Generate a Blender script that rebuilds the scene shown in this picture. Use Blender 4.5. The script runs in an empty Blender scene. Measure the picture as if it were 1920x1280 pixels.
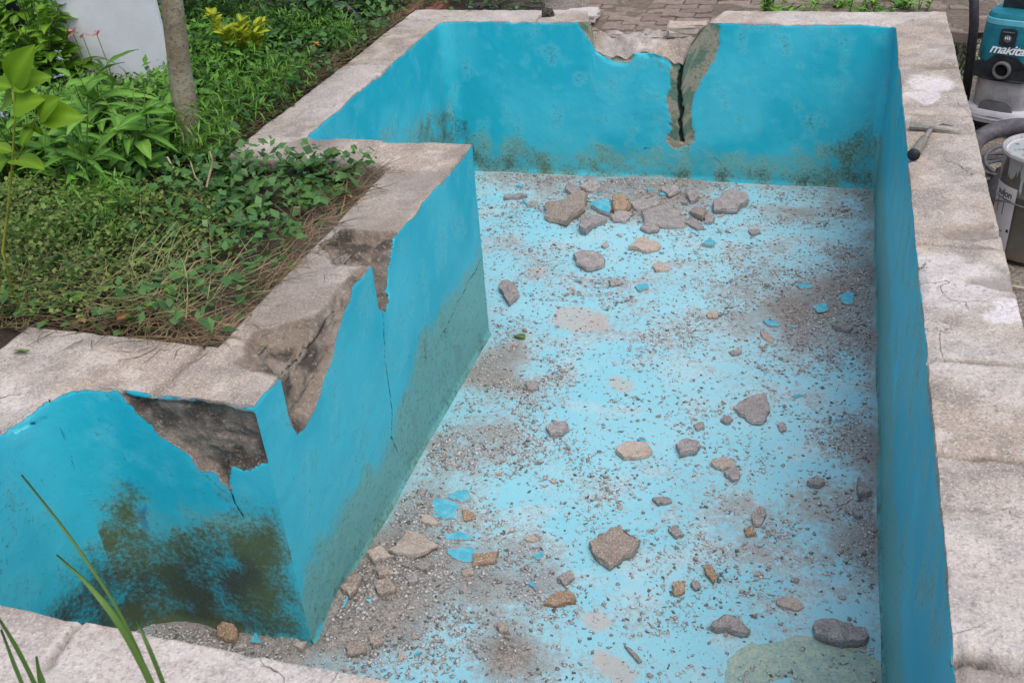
import bpy, bmesh, math, random
import numpy as np
from mathutils import Vector, Matrix, Euler
random.seed(7); rng = np.random.default_rng(7)
S = bpy.context.scene
COL = S.collection
# ------------------------------------------------------------------ camera
CAM = np.array([-0.35991, -6.26519, 1.69848]); YAW, PITCH, ROLL, FPX = -0.32372, 0.55612, -0.07929, 1913.19
def cam_axes():
    cy, sy, cp, sp = math.cos(YAW), math.sin(YAW), math.cos(PITCH), math.sin(PITCH)
    f = np.array([sy*cp, cy*cp, -sp]); r = np.array([cy, -sy, 0.0]); u = np.cross(r, f)
    cr, sr = math.cos(ROLL), math.sin(ROLL)
    return cr*r+sr*u, -sr*r+cr*u, f
RX, UX, FX = cam_axes()
cam = bpy.data.cameras.new('camera'); co = bpy.data.objects.new('camera', cam); COL.objects.link(co)
m = Matrix.Identity(4)
for i in range(3):
    m[i][0], m[i][1], m[i][2], m[i][3] = RX[i], UX[i], -FX[i], CAM[i]
co.matrix_world = m
cam.sensor_width = 36; cam.lens = 36*FPX/1920; cam.clip_start = 0.02; cam.clip_end = 500
cam.dof.use_dof = True; cam.dof.focus_distance = 4.6; cam.dof.aperture_fstop = 11
S.camera = co
S.render.resolution_x, S.render.resolution_y = 1024, 682
# ------------------------------------------------------------------ sky, sun, exposure (overcast)
SUN_EL, SUN_AZ = math.radians(64), math.radians(138)      # azimuth clockwise from +Y (north)
w = bpy.data.worlds.new('World'); S.world = w; w.use_nodes = True
nt = w.node_tree; bg = nt.nodes['Background']
sky = nt.nodes.new('ShaderNodeTexSky'); sky.sky_type = 'NISHITA'; sky.sun_disc = False
sky.sun_elevation = SUN_EL; sky.sun_rotation = SUN_AZ; sky.air_density = 1.0; sky.dust_density = 4.0; sky.ozone_density = 0.6
nt.links.new(sky.outputs[0], bg.inputs[0]); bg.inputs[1].default_value = 0.15
sun = bpy.data.lights.new('sun', 'SUN'); so = bpy.data.objects.new('sun', sun); COL.objects.link(so)
sun.energy = 1.3; sun.angle = math.radians(60); sun.color = (1.0, 0.95, 0.88)
sd_ = Vector((math.sin(SUN_AZ)*math.cos(SUN_EL), math.cos(SUN_AZ)*math.cos(SUN_EL), math.sin(SUN_EL)))
so.rotation_euler = sd_.to_track_quat('Z', 'Y').to_euler()
S.view_settings.view_transform = 'Standard'; S.view_settings.look = 'None'
S.view_settings.exposure = 0.36; S.view_settings.gamma = 1.0

S.render.engine = 'CYCLES'
S.cycles.max_bounces = 5; S.cycles.diffuse_bounces = 4; S.cycles.glossy_bounces = 2; S.cycles.transmission_bounces = 3; S.cycles.transparent_max_bounces = 4
S.cycles.caustics_reflective = False; S.cycles.caustics_refractive = False
# ------------------------------------------------------------------ measuring helpers
def ray(px, py):
    d = FX + RX*(px-960)/FPX - UX*(py-640)/FPX
    return d
def onz(px, py, z):
    d = ray(px, py); return CAM + d*(z-CAM[2])/d[2]
def onx(px, py, x):
    d = ray(px, py); return CAM + d*(x-CAM[0])/d[0]
def ony(px, py, y):
    d = ray(px, py); return CAM + d*(y-CAM[1])/d[1]
# value noise
def _hash(ix, iy, iz, seed):
    h = (ix*374761393 + iy*668265263 + iz*2147483647 + seed*974634777) & 0xffffffff
    h = ((h ^ (h >> 13))*1274126177) & 0xffffffff
    h = h ^ (h >> 16)
    return (h & 0xffff)/65535.0
def vnoise(P, scale, seed=0):
    P = np.asarray(P, float)/scale
    i = np.floor(P).astype(np.int64); f = P-i; f = f*f*(3-2*f); r = 0
    for a in (0, 1):
        for b in (0, 1):
            for c in (0, 1):
                wt = (f[:, 0] if a else 1-f[:, 0])*(f[:, 1] if b else 1-f[:, 1])*(f[:, 2] if c else 1-f[:, 2])
                r = r + wt*_hash(i[:, 0]+a, i[:, 1]+b, i[:, 2]+c, seed)
    return r*2-1
def fbm(P, scale, seed=0, oct=3):
    r = 0; a = 1.0
    for k in range(oct):
        r = r + a*vnoise(P, scale/2**k, seed+k*17); a *= .5
    return r
def sdpoly(Q, poly):
    """signed distance, positive inside"""
    Q = np.asarray(Q, float); poly = np.asarray(poly, float)
    d = np.full(len(Q), 1e9); ins = np.zeros(len(Q), bool)
    for k in range(len(poly)):
        a = poly[k-1]; b = poly[k]; e = b-a; v = Q-a
        t = np.clip((v@e)/max(e@e, 1e-12), 0, 1)
        d = np.minimum(d, np.hypot(*(v-t[:, None]*e).T))
        c = (a[1] > Q[:, 1]) != (b[1] > Q[:, 1])
        with np.errstate(divide='ignore', invalid='ignore'):
            xi = (b[0]-a[0])*(Q[:, 1]-a[1])/(b[1]-a[1])+a[0]
        ins ^= c & (Q[:, 0] < xi)
    return np.where(ins, d, -d)
def dline(Q, pl):
    Q = np.asarray(Q, float); d = np.full(len(Q), 1e9)
    for k in range(1, len(pl)):
        a = np.asarray(pl[k-1], float); b = np.asarray(pl[k], float); e = b-a; v = Q-a
        t = np.clip((v@e)/max(e@e, 1e-12), 0, 1)
        d = np.minimum(d, np.hypot(*(v-t[:, None]*e).T))
    return d
def sstep(x, a, b):
    t = np.clip((x-a)/(b-a), 0, 1); return t*t*(3-2*t)

# ------------------------------------------------------------------ material helper
class MT:
    def __init__(s, name, rough=.8):
        s.m = bpy.data.materials.new(name); s.m.use_nodes = True; s.t = s.m.node_tree
        s.b = s.t.nodes['Principled BSDF']; s.b.inputs['Roughness'].default_value = rough
        s.b.inputs['Specular IOR Level'].default_value = .3
    def n(s, typ, **k):
        nd = s.t.nodes.new(typ)
        for a, v in k.items(): setattr(nd, a, v)
        return nd
    def put(s, v, sock):
        if hasattr(v, 'links') or hasattr(v, 'is_linked'): s.t.links.new(v, sock)
        elif isinstance(v, (tuple, list)) and len(v) == 3 and sock.type == 'RGBA': sock.default_value = (*v, 1)
        else: sock.default_value = v
    def pos(s):
        if not hasattr(s, '_p'): s._p = s.n('ShaderNodeNewGeometry').outputs['Position']
        return s._p
    def oc(s):
        if not hasattr(s, '_o'): s._o = s.n('ShaderNodeTexCoord').outputs['Object']
        return s._o
    def attr(s, name): return s.n('ShaderNodeAttribute', attribute_name=name).outputs['Fac']
    def noise(s, scale, detail=4, rough=.55, co=None, dist=0):
        nd = s.n('ShaderNodeTexNoise'); s.put(co or s.pos(), nd.inputs['Vector'])
        nd.inputs['Scale'].default_value = scale; nd.inputs['Detail'].default_value = detail
        nd.inputs['Roughness'].default_value = rough; nd.inputs['Distortion'].default_value = dist
        return nd.outputs['Fac']
    def vor(s, scale, feature='F1', co=None, rnd=1):
        nd = s.n('ShaderNodeTexVoronoi', feature=feature); s.put(co or s.pos(), nd.inputs['Vector'])
        nd.inputs['Scale'].default_value = scale; nd.inputs['Randomness'].default_value = rnd
        return nd
    def math(s, op, a, b=0, c=0, clamp=False):
        nd = s.n('ShaderNodeMath', operation=op, use_clamp=clamp)
        s.put(a, nd.inputs[0]); s.put(b, nd.inputs[1]); s.put(c, nd.inputs[2]); return nd.outputs[0]
    def step(s, v, a, b, lo=0, hi=1):
        nd = s.n('ShaderNodeMapRange', interpolation_type='SMOOTHSTEP')
        s.put(v, nd.inputs[0]); s.put(a, nd.inputs[1]); s.put(b, nd.inputs[2]); s.put(lo, nd.inputs[3]); s.put(hi, nd.inputs[4]); return nd.outputs[0]
    def mix(s, f, a, b, mode='MIX'):
        nd = s.n('ShaderNodeMix', data_type='RGBA', blend_type=mode)
        s.put(f, nd.inputs['Factor']); s.put(a, nd.inputs['A']); s.put(b, nd.inputs['B']); return nd.outputs['Result']
    def scl(s, v):
        nd = s.n('ShaderNodeMapping'); s.put(s.pos(), nd.inputs[0]); nd.inputs['Scale'].default_value = v; return nd.outputs[0]
    def bump(s, h, strength=.5, dist=.01):
        nd = s.n('ShaderNodeBump'); nd.inputs['Strength'].default_value = strength; nd.inputs['Distance'].default_value = dist
        s.put(h, nd.inputs['Height']); s.t.links.new(nd.outputs[0], s.b.inputs['Normal'])
    def col(s, c): s.put(c, s.b.inputs['Base Color'])
    def rough(s, c): s.put(c, s.b.inputs['Roughness'])

def concrete_colour(M, n1, n2, n3, n4, brown=None, green=None, white=None):
    c = M.mix(M.step(n1, .3, .7), (.40, .335, .275), (.44, .395, .35))
    c = M.mix(M.step(n2, .52, .72, 0, .6), c, (.235, .21, .185))
    c = M.mix(M.step(n2, .40, .25, 0, .55), c, (.56, .51, .455))
    c = M.mix(M.step(n3, .48, .70, 0, .65), c, (.19, .165, .15))
    c = M.mix(M.step(n3, .40, .28, 0, .5), c, (.60, .56, .54))
    c = M.mix(M.step(n4, .54, .66, 0, .55), c, (.64, .60, .58))
    c = M.mix(M.step(n4, .42, .32, 0, .6), c, (.15, .13, .115))
    if white is not None:
        c = M.mix(M.math('MULTIPLY', white, M.step(n3, .62, .45, .45, 1)), c, (.66, .63, .64))
    if brown is not None:
        bc = M.mix(M.step(n2, .32, .66), (.065, .054, .044), (.21, .17, .135))
        bc = M.mix(M.step(n3, .52, .66, 0, .7), bc, (.34, .29, .245))
        bc = M.mix(M.step(n4, .40, .30, 0, .6), bc, (.03, .025, .02))
        c = M.mix(brown, c, bc)
    if green is not None:
        gc = M.mix(M.step(n2, .35, .65), (.13, .21, .15), (.32, .30, .22))
        gc = M.mix(M.step(n3, .52, .66, 0, .7), gc, (.07, .10, .08))
        c = M.mix(green, c, gc)
    cx = M.n('ShaderNodeCombineXYZ'); M.put(n1, cx.inputs[0]); M.put(n2, cx.inputs[1]); M.put(n3, cx.inputs[2])
    wob = M.n('ShaderNodeVectorMath', operation='MULTIPLY_ADD'); M.put(cx.outputs[0], wob.inputs[0]); wob.inputs[1].default_value = (.4, .16, .03); M.put(M.pos(), wob.inputs[2])
    ed = M.vor(1.9, 'DISTANCE_TO_EDGE', wob.outputs[0]).outputs['Distance']
    crk = M.math('MULTIPLY', M.step(ed, .0, .0035, 1, 0), M.step(n1, .56, .66))
    c = M.mix(M.math('MULTIPLY', crk, .75), c, (.06, .055, .05))
    h = M.math('ADD', M.math('MULTIPLY', n2, .5), M.math('ADD', M.math('MULTIPLY', n3, .9), M.math('MULTIPLY', n4, .35)))
    h = M.math('SUBTRACT', h, M.math('MULTIPLY', crk, .8))
    return c, h

def make_pool_material():
    M = MT('painted_concrete', .6)
    peel, mould, film = M.attr('peel'), M.attr('mould'), M.attr('film')
    crack, blue, brown, green, white = M.attr('crack'), M.attr('blue'), M.attr('brown'), M.attr('green'), M.attr('white')
    nA, nB = M.attr('nlow'), M.attr('nmid')
    nC = M.noise(58, 4, .75); nF = M.noise(135, 2, .65)
    conc, ch = concrete_colour(M, nA, nB, nC, nF, brown, green, white)
    p = M.mix(M.step(nA, .3, .7), (.016, .415, .54), (.060, .50, .62))
    p = M.mix(M.step(nB, .45, .80, 0, .55), p, (.09, .53, .63))
    p = M.mix(M.step(nC, .60, .72, 0, .5), p, (.006, .25, .34))
    p = M.mix(M.step(M.math('ADD', M.math('MULTIPLY', nC, .6), M.math('MULTIPLY', nF, .4)), .62, .66, 0, .55), p, (.02, .13, .16))
    p = M.mix(M.step(M.noise(2.6, 4, .65, M.scl((3.5, 3.5, .35))), .52, .72, 0, .35), p, (.07, .46, .53))
    p = M.mix(M.step(nC, .37, .28, 0, .3), p, (.05, .47, .57))
    p = M.mix(blue, p, (.003, .16, .42))
    v = M.math('SUBTRACT', nB, .5); vc = M.math('SUBTRACT', nC, .5)
    fn = M.step(M.math('ADD', M.math('ADD', film, M.math('MULTIPLY', v, 1.7)), M.math('MULTIPLY', vc, .9)), .1, 1.3)
    fn = M.math('MULTIPLY', fn, M.step(film, .0, .3))
    p = M.mix(M.math('MULTIPLY', fn, .75), p, (.18, .38, .33))
    p = M.mix(M.math('MULTIPLY', fn, M.step(nC, .50, .68, 0, .5)), p, (.09, .14, .10))
    mm = M.math('ADD', mould, M.math('MULTIPLY', v, 1.0))
    mm = M.math('ADD', mm, M.math('ADD', M.math('MULTIPLY', vc, 2.0), M.math('MULTIPLY', M.math('SUBTRACT', nF, .5), .8)))
    mc = M.mix(M.step(nA, .34, .50), (.034, .038, .027), (.085, .105, .038))
    mc = M.mix(M.step(nF, .45, .7, 0, .7), mc, (.085, .095, .055))
    p = M.mix(M.math('MULTIPLY', M.step(mm, .15, 1.25), .95), p, mc)
    edge = M.math('ADD', peel, M.math('ADD', M.math('MULTIPLY', vc, .028), M.math('MULTIPLY', v, .010)))
    pm = M.step(edge, -.0012, .0012)
    lip = M.math('MULTIPLY', M.step(M.math('ABSOLUTE', M.math('ADD', edge, -.0025)), .0005, .0035, 1, 0), M.step(nB, .4, .55))
    c = M.mix(pm, p, conc)
    c = M.mix(M.math('MULTIPLY', lip, .4), c, (.52, .55, .57))
    cw = M.math('ADD', crack, M.math('MULTIPLY', vc, .006))
    ck = M.step(cw, .0006, .0044, 1, 0)
    c = M.mix(M.math('MULTIPLY', ck, .9), c, (.014, .022, .022))
    M.col(c)
    M.rough(M.mix(pm, (.5, .5, .5), (.9, .9, .9)))
    hp = M.math('MULTIPLY', nC, .15)
    h = M.n('ShaderNodeMix'); M.put(pm, h.inputs[0]); M.put(hp, h.inputs[2]); M.put(ch, h.inputs[3])
    hh = M.math('SUBTRACT', h.outputs[0], M.math('MULTIPLY', pm, .35))
    hh = M.math('SUBTRACT', hh, ck)
    M.bump(hh, .9, .010)
    return M.m
MAT_POOL = make_pool_material()

def make_floor_material():
    M = MT('painted_pool_floor', .7)
    dirt, patch, yel = M.attr('dirt'), M.attr('patch'), M.attr('yellow')
    nA, nB = M.attr('nlow'), M.attr('nmid')
    nC = M.noise(33, 4, .75); nD = M.noise(115, 2, .65)
    v = M.math('SUBTRACT', nB, .5); vc = M.math('SUBTRACT', nC, .5); vd = M.math('SUBTRACT', nD, .5)
    p = M.mix(M.step(nA, .3, .7), (.275, .54, .62), (.22, .51, .61))
    p = M.mix(M.step(nB, .45, .8, 0, .75), p, (.36, .55, .61))
    base = M.math('ADD', M.math('MULTIPLY', dirt, .50), M.math('MULTIPLY', v, .55))
    fine = M.math('ADD', M.math('MULTIPLY', vc, 1.2), M.math('MULTIPLY', vd, 1.3))
    sp = M.step(M.math('ADD', base, fine), .09, .38)
    gc = M.mix(M.step(nD, .35, .65), (.15, .145, .14), (.37, .36, .35))
    p = M.mix(M.math('MULTIPLY', sp, .72), p, gc)
    haze = M.step(M.math('ADD', M.math('ADD', dirt, M.math('MULTIPLY', v, 1.3)), M.math('MULTIPLY', fine, .9)), .6, 1.6)
    p = M.mix(M.math('MULTIPLY', haze, .85), p, M.mix(M.step(fine, -.4, .4), (.10, .078, .064), (.33, .28, .245)))
    e1 = M.step(M.math('ADD', M.math('ADD', patch, M.math('MULTIPLY', v, .10)), M.math('MULTIPLY', vc, .04)), -.012, .02)
    p = M.mix(M.math('MULTIPLY', e1, M.step(nC, .3, .6, .9, .5)), p, M.mix(nD, (.36, .28, .24), (.55, .46, .40)))
    e2 = M.step(M.math('ADD', M.math('ADD', yel, M.math('MULTIPLY', v, .10)), M.math('MULTIPLY', vc, .03)), -.002, .003)
    yc = M.mix(M.step(nC, .35, .65), (.37, .43, .31), (.22, .33, .30)); yc = M.mix(M.step(nD, .52, .66, 0, .6), yc, (.17, .19, .16))
    p = M.mix(M.math('MULTIPLY', e2, .9), p, yc)
    M.col(p)
    M.bump(M.math('ADD', M.math('MULTIPLY', M.math('ADD', nC, nD), .35), M.math('MULTIPLY', e2, -.5)), .6, .004)
    return M.m

# ------------------------------------------------------------------ object helpers
def tag(o, label=None, cat=None, group=None, kind=None):
    if label: o['label'] = label
    if cat: o['category'] = cat
    if group: o['group'] = group
    if kind: o['kind'] = kind
    return o
def empty(name, loc=(0, 0, 0), rot=(0, 0, 0)):
    o = bpy.data.objects.new(name, None); o.empty_display_size = .1
    o.location = loc; o.rotation_euler = rot; COL.objects.link(o); return o
def link(name, me, parent=None, loc=None, rot=None, scale=None):
    o = bpy.data.objects.new(name, me); COL.objects.link(o)
    if parent: o.parent = parent
    if loc is not None: o.location = loc
    if rot is not None: o.rotation_euler = rot
    if scale is not None: o.scale = (scale,)*3 if np.isscalar(scale) else scale
    return o
def mesh(name, V, F, mat, smooth=False, attrs=None):
    me = bpy.data.meshes.new(name)
    if isinstance(F, np.ndarray) and F.ndim == 2:
        V = np.asarray(V, np.float32); k = F.shape[1]
        me.vertices.add(len(V)); me.vertices.foreach_set('co', V.ravel())
        me.loops.add(F.size); me.loops.foreach_set('vertex_index', F.astype(np.int32).ravel())
        me.polygons.add(len(F)); me.polygons.foreach_set('loop_start', np.arange(0, F.size, k, dtype=np.int32))
        me.update(calc_edges=True)
    else:
        me.from_pydata([tuple(v) for v in V], [], [tuple(f) for f in F]); me.update()
    if mat:
        for mm in (mat if isinstance(mat, list) else [mat]): me.materials.append(mm)
    if smooth: me.polygons.foreach_set('use_smooth', np.ones(len(me.polygons), bool))
    for k, a in (attrs or {}).items():
        at = me.attributes.new(k, 'FLOAT', 'POINT'); at.data.foreach_set('value', np.asarray(a, np.float32))
    return me
def bm_mesh(name, bm, mat, smooth=False):
    me = bpy.data.meshes.new(name); bmesh.ops.recalc_face_normals(bm, faces=bm.faces); bm.to_mesh(me); bm.free()
    for mm in (mat if isinstance(mat, list) else [mat]): me.materials.append(mm)
    if smooth: me.polygons.foreach_set('use_smooth', np.ones(len(me.polygons), bool))
    return me
def grid_faces(nr, nc, closed=False):
    i, j = np.meshgrid(np.arange(nr-1), np.arange(nc if closed else nc-1), indexing='ij'); j2 = (j+1) % nc
    return np.stack([i*nc+j, i*nc+j2, (i+1)*nc+j2, (i+1)*nc+j], -1).reshape(-1, 4)

# ================================================================== THE POOL
H, RW, DROP = 1.02, 0.285, 0.62
A = (0, 0); B = (-2.7675, 0); C = (-2.735, -2.065); D = (-1.888, -2.065); E_ = (-1.885, -4.156); F_ = (-2.627, -4.156); G = (-2.627, -4.995); J = (0.0, -4.995)
PATH = [A, B, C, D, E_, F_, G, J]
MIT = [(1, 1), (-1, 1), (-1, -1), (-1, -1), (-1, 1), (-1, 1), (-1, -1), (1, -1)]
pool = tag(empty('garden_pool', (-1.4, -2.5, -H)), 'drained turquoise concrete pool with cracked walls and crumbling pale rim', 'pool')
POFF = np.array([-1.4, -2.5, -H])

def wallpx(seg, pts):
    """points seen on a wall plane or the rim top -> (u, tau)"""
    P0 = np.array(PATH[seg]); P1 = np.array(PATH[(seg+1) % 8]); L = np.hypot(*(P1-P0)); e = (P1-P0)/L
    out = np.array(MIT[seg], float); out -= e*(out@e); n = out/np.hypot(*out)
    res = []
    for kind, x, y in pts:
        d = ray(x, y)
        if kind == 'w':
            n3 = np.array([n[0], n[1], 0]); t = ((np.array([*P0, 0])-CAM)@n3)/(d@n3); q = CAM+d*t
            res.append(((q[:2]-P0)@e, q[2]))
        else:
            q = onz(x, y, 0); res.append(((q[:2]-P0)@e, (q[:2]-P0)@n))
    return np.array(res)
def W_(*p): return [('w', x, y) for x, y in p]
def T_(*p): return [('t', x, y) for x, y in p]

# --- damage, read off each wall in its own unrolled coordinates
CHIPS = {  # seg: list of (outline, extra recess)
 3: [(wallpx(3, T_((440, 684), (472, 623), (540, 600), (590, 592), (622, 560), (640, 530), (668, 508), (690, 500)) + W_((690, 506), (668, 528), (655, 565), (640, 600), (632, 630), (625, 662), (612, 700), (602, 735), (590, 768), (575, 792), (556, 822), (550, 795), (545, 762), (536, 738), (528, 712)) + T_((524, 706), (490, 698))), .012),
     (wallpx(3, T_((600, 458), (640, 428), (690, 432), (742, 436)) + W_((738, 452), (734, 480), (728, 520), (730, 560), (722, 586), (712, 580), (708, 545), (702, 500), (694, 500)) + T_((690, 500), (660, 498), (628, 497))), .035)],
 4: [(wallpx(4, W_((228, 736), (330, 748), (470, 768), (486, 782), (497, 830), (503, 868), (470, 880), (432, 876), (430, 918), (416, 905), (402, 885), (370, 878), (350, 852), (305, 818), (262, 782), (240, 757))), .014)],
}
PEEL_EXTRA = {
 0: [wallpx(0, W_((1258, 122), (1255, 160), (1252, 205), (1255, 235), (1247, 262), (1262, 276), (1288, 272), (1303, 264), (1298, 230), (1301, 190), (1312, 155), (1335, 120), (1352, 80), (1351, 52), (1336, 36), (1312, 60), (1285, 95))),
     wallpx(0, W_((1078, 38), (1083, 52), (1100, 72), (1120, 98), (1150, 116), (1180, 118), (1190, 98), (1235, 98), (1262, 128), (1280, 90), (1200, 60), (1110, 30)))],
 5: [wallpx(5, W_((-40, 800), (0, 800), (40, 762), (75, 724), (60, 715), (-40, 760)))],
}
CRACKS = {
 0: [wallpx(0, W_((1284, 95), (1276, 135), (1273, 170), (1277, 205), (1274, 240), (1279, 266))),
     wallpx(0, W_((1250, 262), (1225, 275), (1190, 285))), wallpx(0, W_((1285, 268), (1310, 282), (1345, 300), (1362, 325))),
     wallpx(0, W_((1480, 262), (1500, 266), (1540, 267), (1580, 263), (1615, 257))), wallpx(0, W_((1538, 180), (1545, 200), (1557, 218))),
     wallpx(0, W_((1005, 203), (1040, 203), (1075, 208))), wallpx(0, W_((1180, 215), (1220, 218), (1256, 224)))],
 3: [wallpx(3, W_((716, 585), (719, 640), (722, 680), (730, 720), (735, 770), (733, 820), (745, 850))), wallpx(3, W_((905, 480), (870, 545), (845, 600), (820, 640)))],
 1: [wallpx(1, W_((745, 215), (746, 245), (742, 275)))],
 4: [wallpx(4, W_((425, 915), (440, 945), (455, 975)))],
 7: [wallpx(7, W_((1690, 205), (1684, 240), (1680, 270), (1672, 310), (1666, 360))), wallpx(7, W_((1706, 425), (1702, 455), (1696, 490), (1693, 520)))],
}
CRW = {0: [.010, -.0016, -.0012, -.0022, -.0022, -.002, -.002], 7: [.006, .007]}
MOULD = {
 4: [(wallpx(4, W_((20, 1130), (90, 1075), (150, 1020), (170, 965), (200, 925), (240, 908), (262, 925), (255, 985), (300, 1010), (360, 985), (440, 1000), (500, 985), (480, 960), (430, 960), (425, 942), (460, 962), (512, 960), (522, 1010), (545, 1090), (572, 1200), (200, 1180))), .10, 1.0), (wallpx(4, W_((190, 1060), (300, 1030), (500, 1050), (545, 1110), (575, 1205), (190, 1180))), .12, 1.12)],
 5: [(np.array([(-.1, -.62), (.15, -.66), (.35, -.74), (.6, -.85), (.7, -1.2), (-.1, -1.2)]), .14, .95)],
 0: [(wallpx(0, W_((835, 200), (870, 235), (900, 290), (960, 300), (1010, 255), (1020, 300), (1150, 310), (1300, 322), (1480, 330), (1630, 330), (1650, 375), (840, 330))), .08, .52),
     (wallpx(0, W_((845, 220), (875, 225), (880, 262), (845, 268))), .04, .75), (wallpx(0, W_((1560, 275), (1640, 240), (1650, 370), (1530, 350))), .08, .5)],
 1: [(wallpx(1, W_((790, 230), (830, 205), (870, 235), (880, 300), (780, 270))), .06, .6)],
 3: [(wallpx(3, W_((800, 620), (850, 590), (860, 650), (780, 760), (760, 740))), .1, .25)],
}
FILM = {
 3: [(wallpx(3, W_((912, 450), (885, 510), (830, 585), (790, 650), (755, 770), (705, 880), (650, 950), (600, 1030), (565, 1130), (560, 1220), (700, 1060), (940, 660), (935, 560))), .13, 1.6)],
 0: [(wallpx(0, W_((840, 250), (1000, 275), (1250, 285), (1450, 290), (1660, 270), (1660, 400), (840, 340))), .10, .9)],
 4: [(wallpx(4, W_((30, 1110), (150, 990), (200, 910), (300, 940), (520, 960), (560, 1200), (0, 1180))), .1, .8)],
 7: [(np.array([(-.1, -1.1), (5.2, -1.1), (5.2, -.70), (3.0, -.62), (1.5, -.70), (-.1, -.62)]), .16, 1.5)],
 1: [(wallpx(1, W_((720, 240), (800, 220), (850, 190), (880, 300), (700, 300))), .12, .8)],
}
BLUE = {4: [wallpx(4, W_((82, 838), (92, 820), (103, 806), (112, 820), (124, 834), (120, 852), (104, 856), (90, 850))), wallpx(4, W_((88, 778), (98, 772), (102, 786), (92, 790))),
            wallpx(4, W_((250, 955), (275, 950), (280, 990), (255, 995))), wallpx(4, W_((487, 1018), (500, 1020), (505, 1042), (492, 1045)))],
        3: [wallpx(3, W_((850, 650), (862, 640), (872, 665), (858, 690))), wallpx(3, W_((770, 780), (780, 770), (785, 800), (775, 815)))]}
NOTCH = wallpx(0, W_((1097, 40), (1106, 44), (1111, 62), (1116, 96), (1150, 109), (1175, 112), (1186, 99), (1225, 98), (1250, 107), (1264, 124), (1279, 124), (1292, 92), (1312, 62), (1334, 40)))
JOINTS_PX = {7: [T_((1690, 122))[0], T_((1695, 214))[0], T_((1715, 455))[0], T_((1735, 668))[0], T_((1750, 848))[0], T_((1790, 1225))[0]],
             3: [T_((800, 320))[0], T_((560, 640))[0]], 4: [T_((290, 740))[0]], 1: [T_((740, 120))[0]], 0: [T_((1020, 25))[0]], 6: [T_((150, 1165))[0]]}

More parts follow.
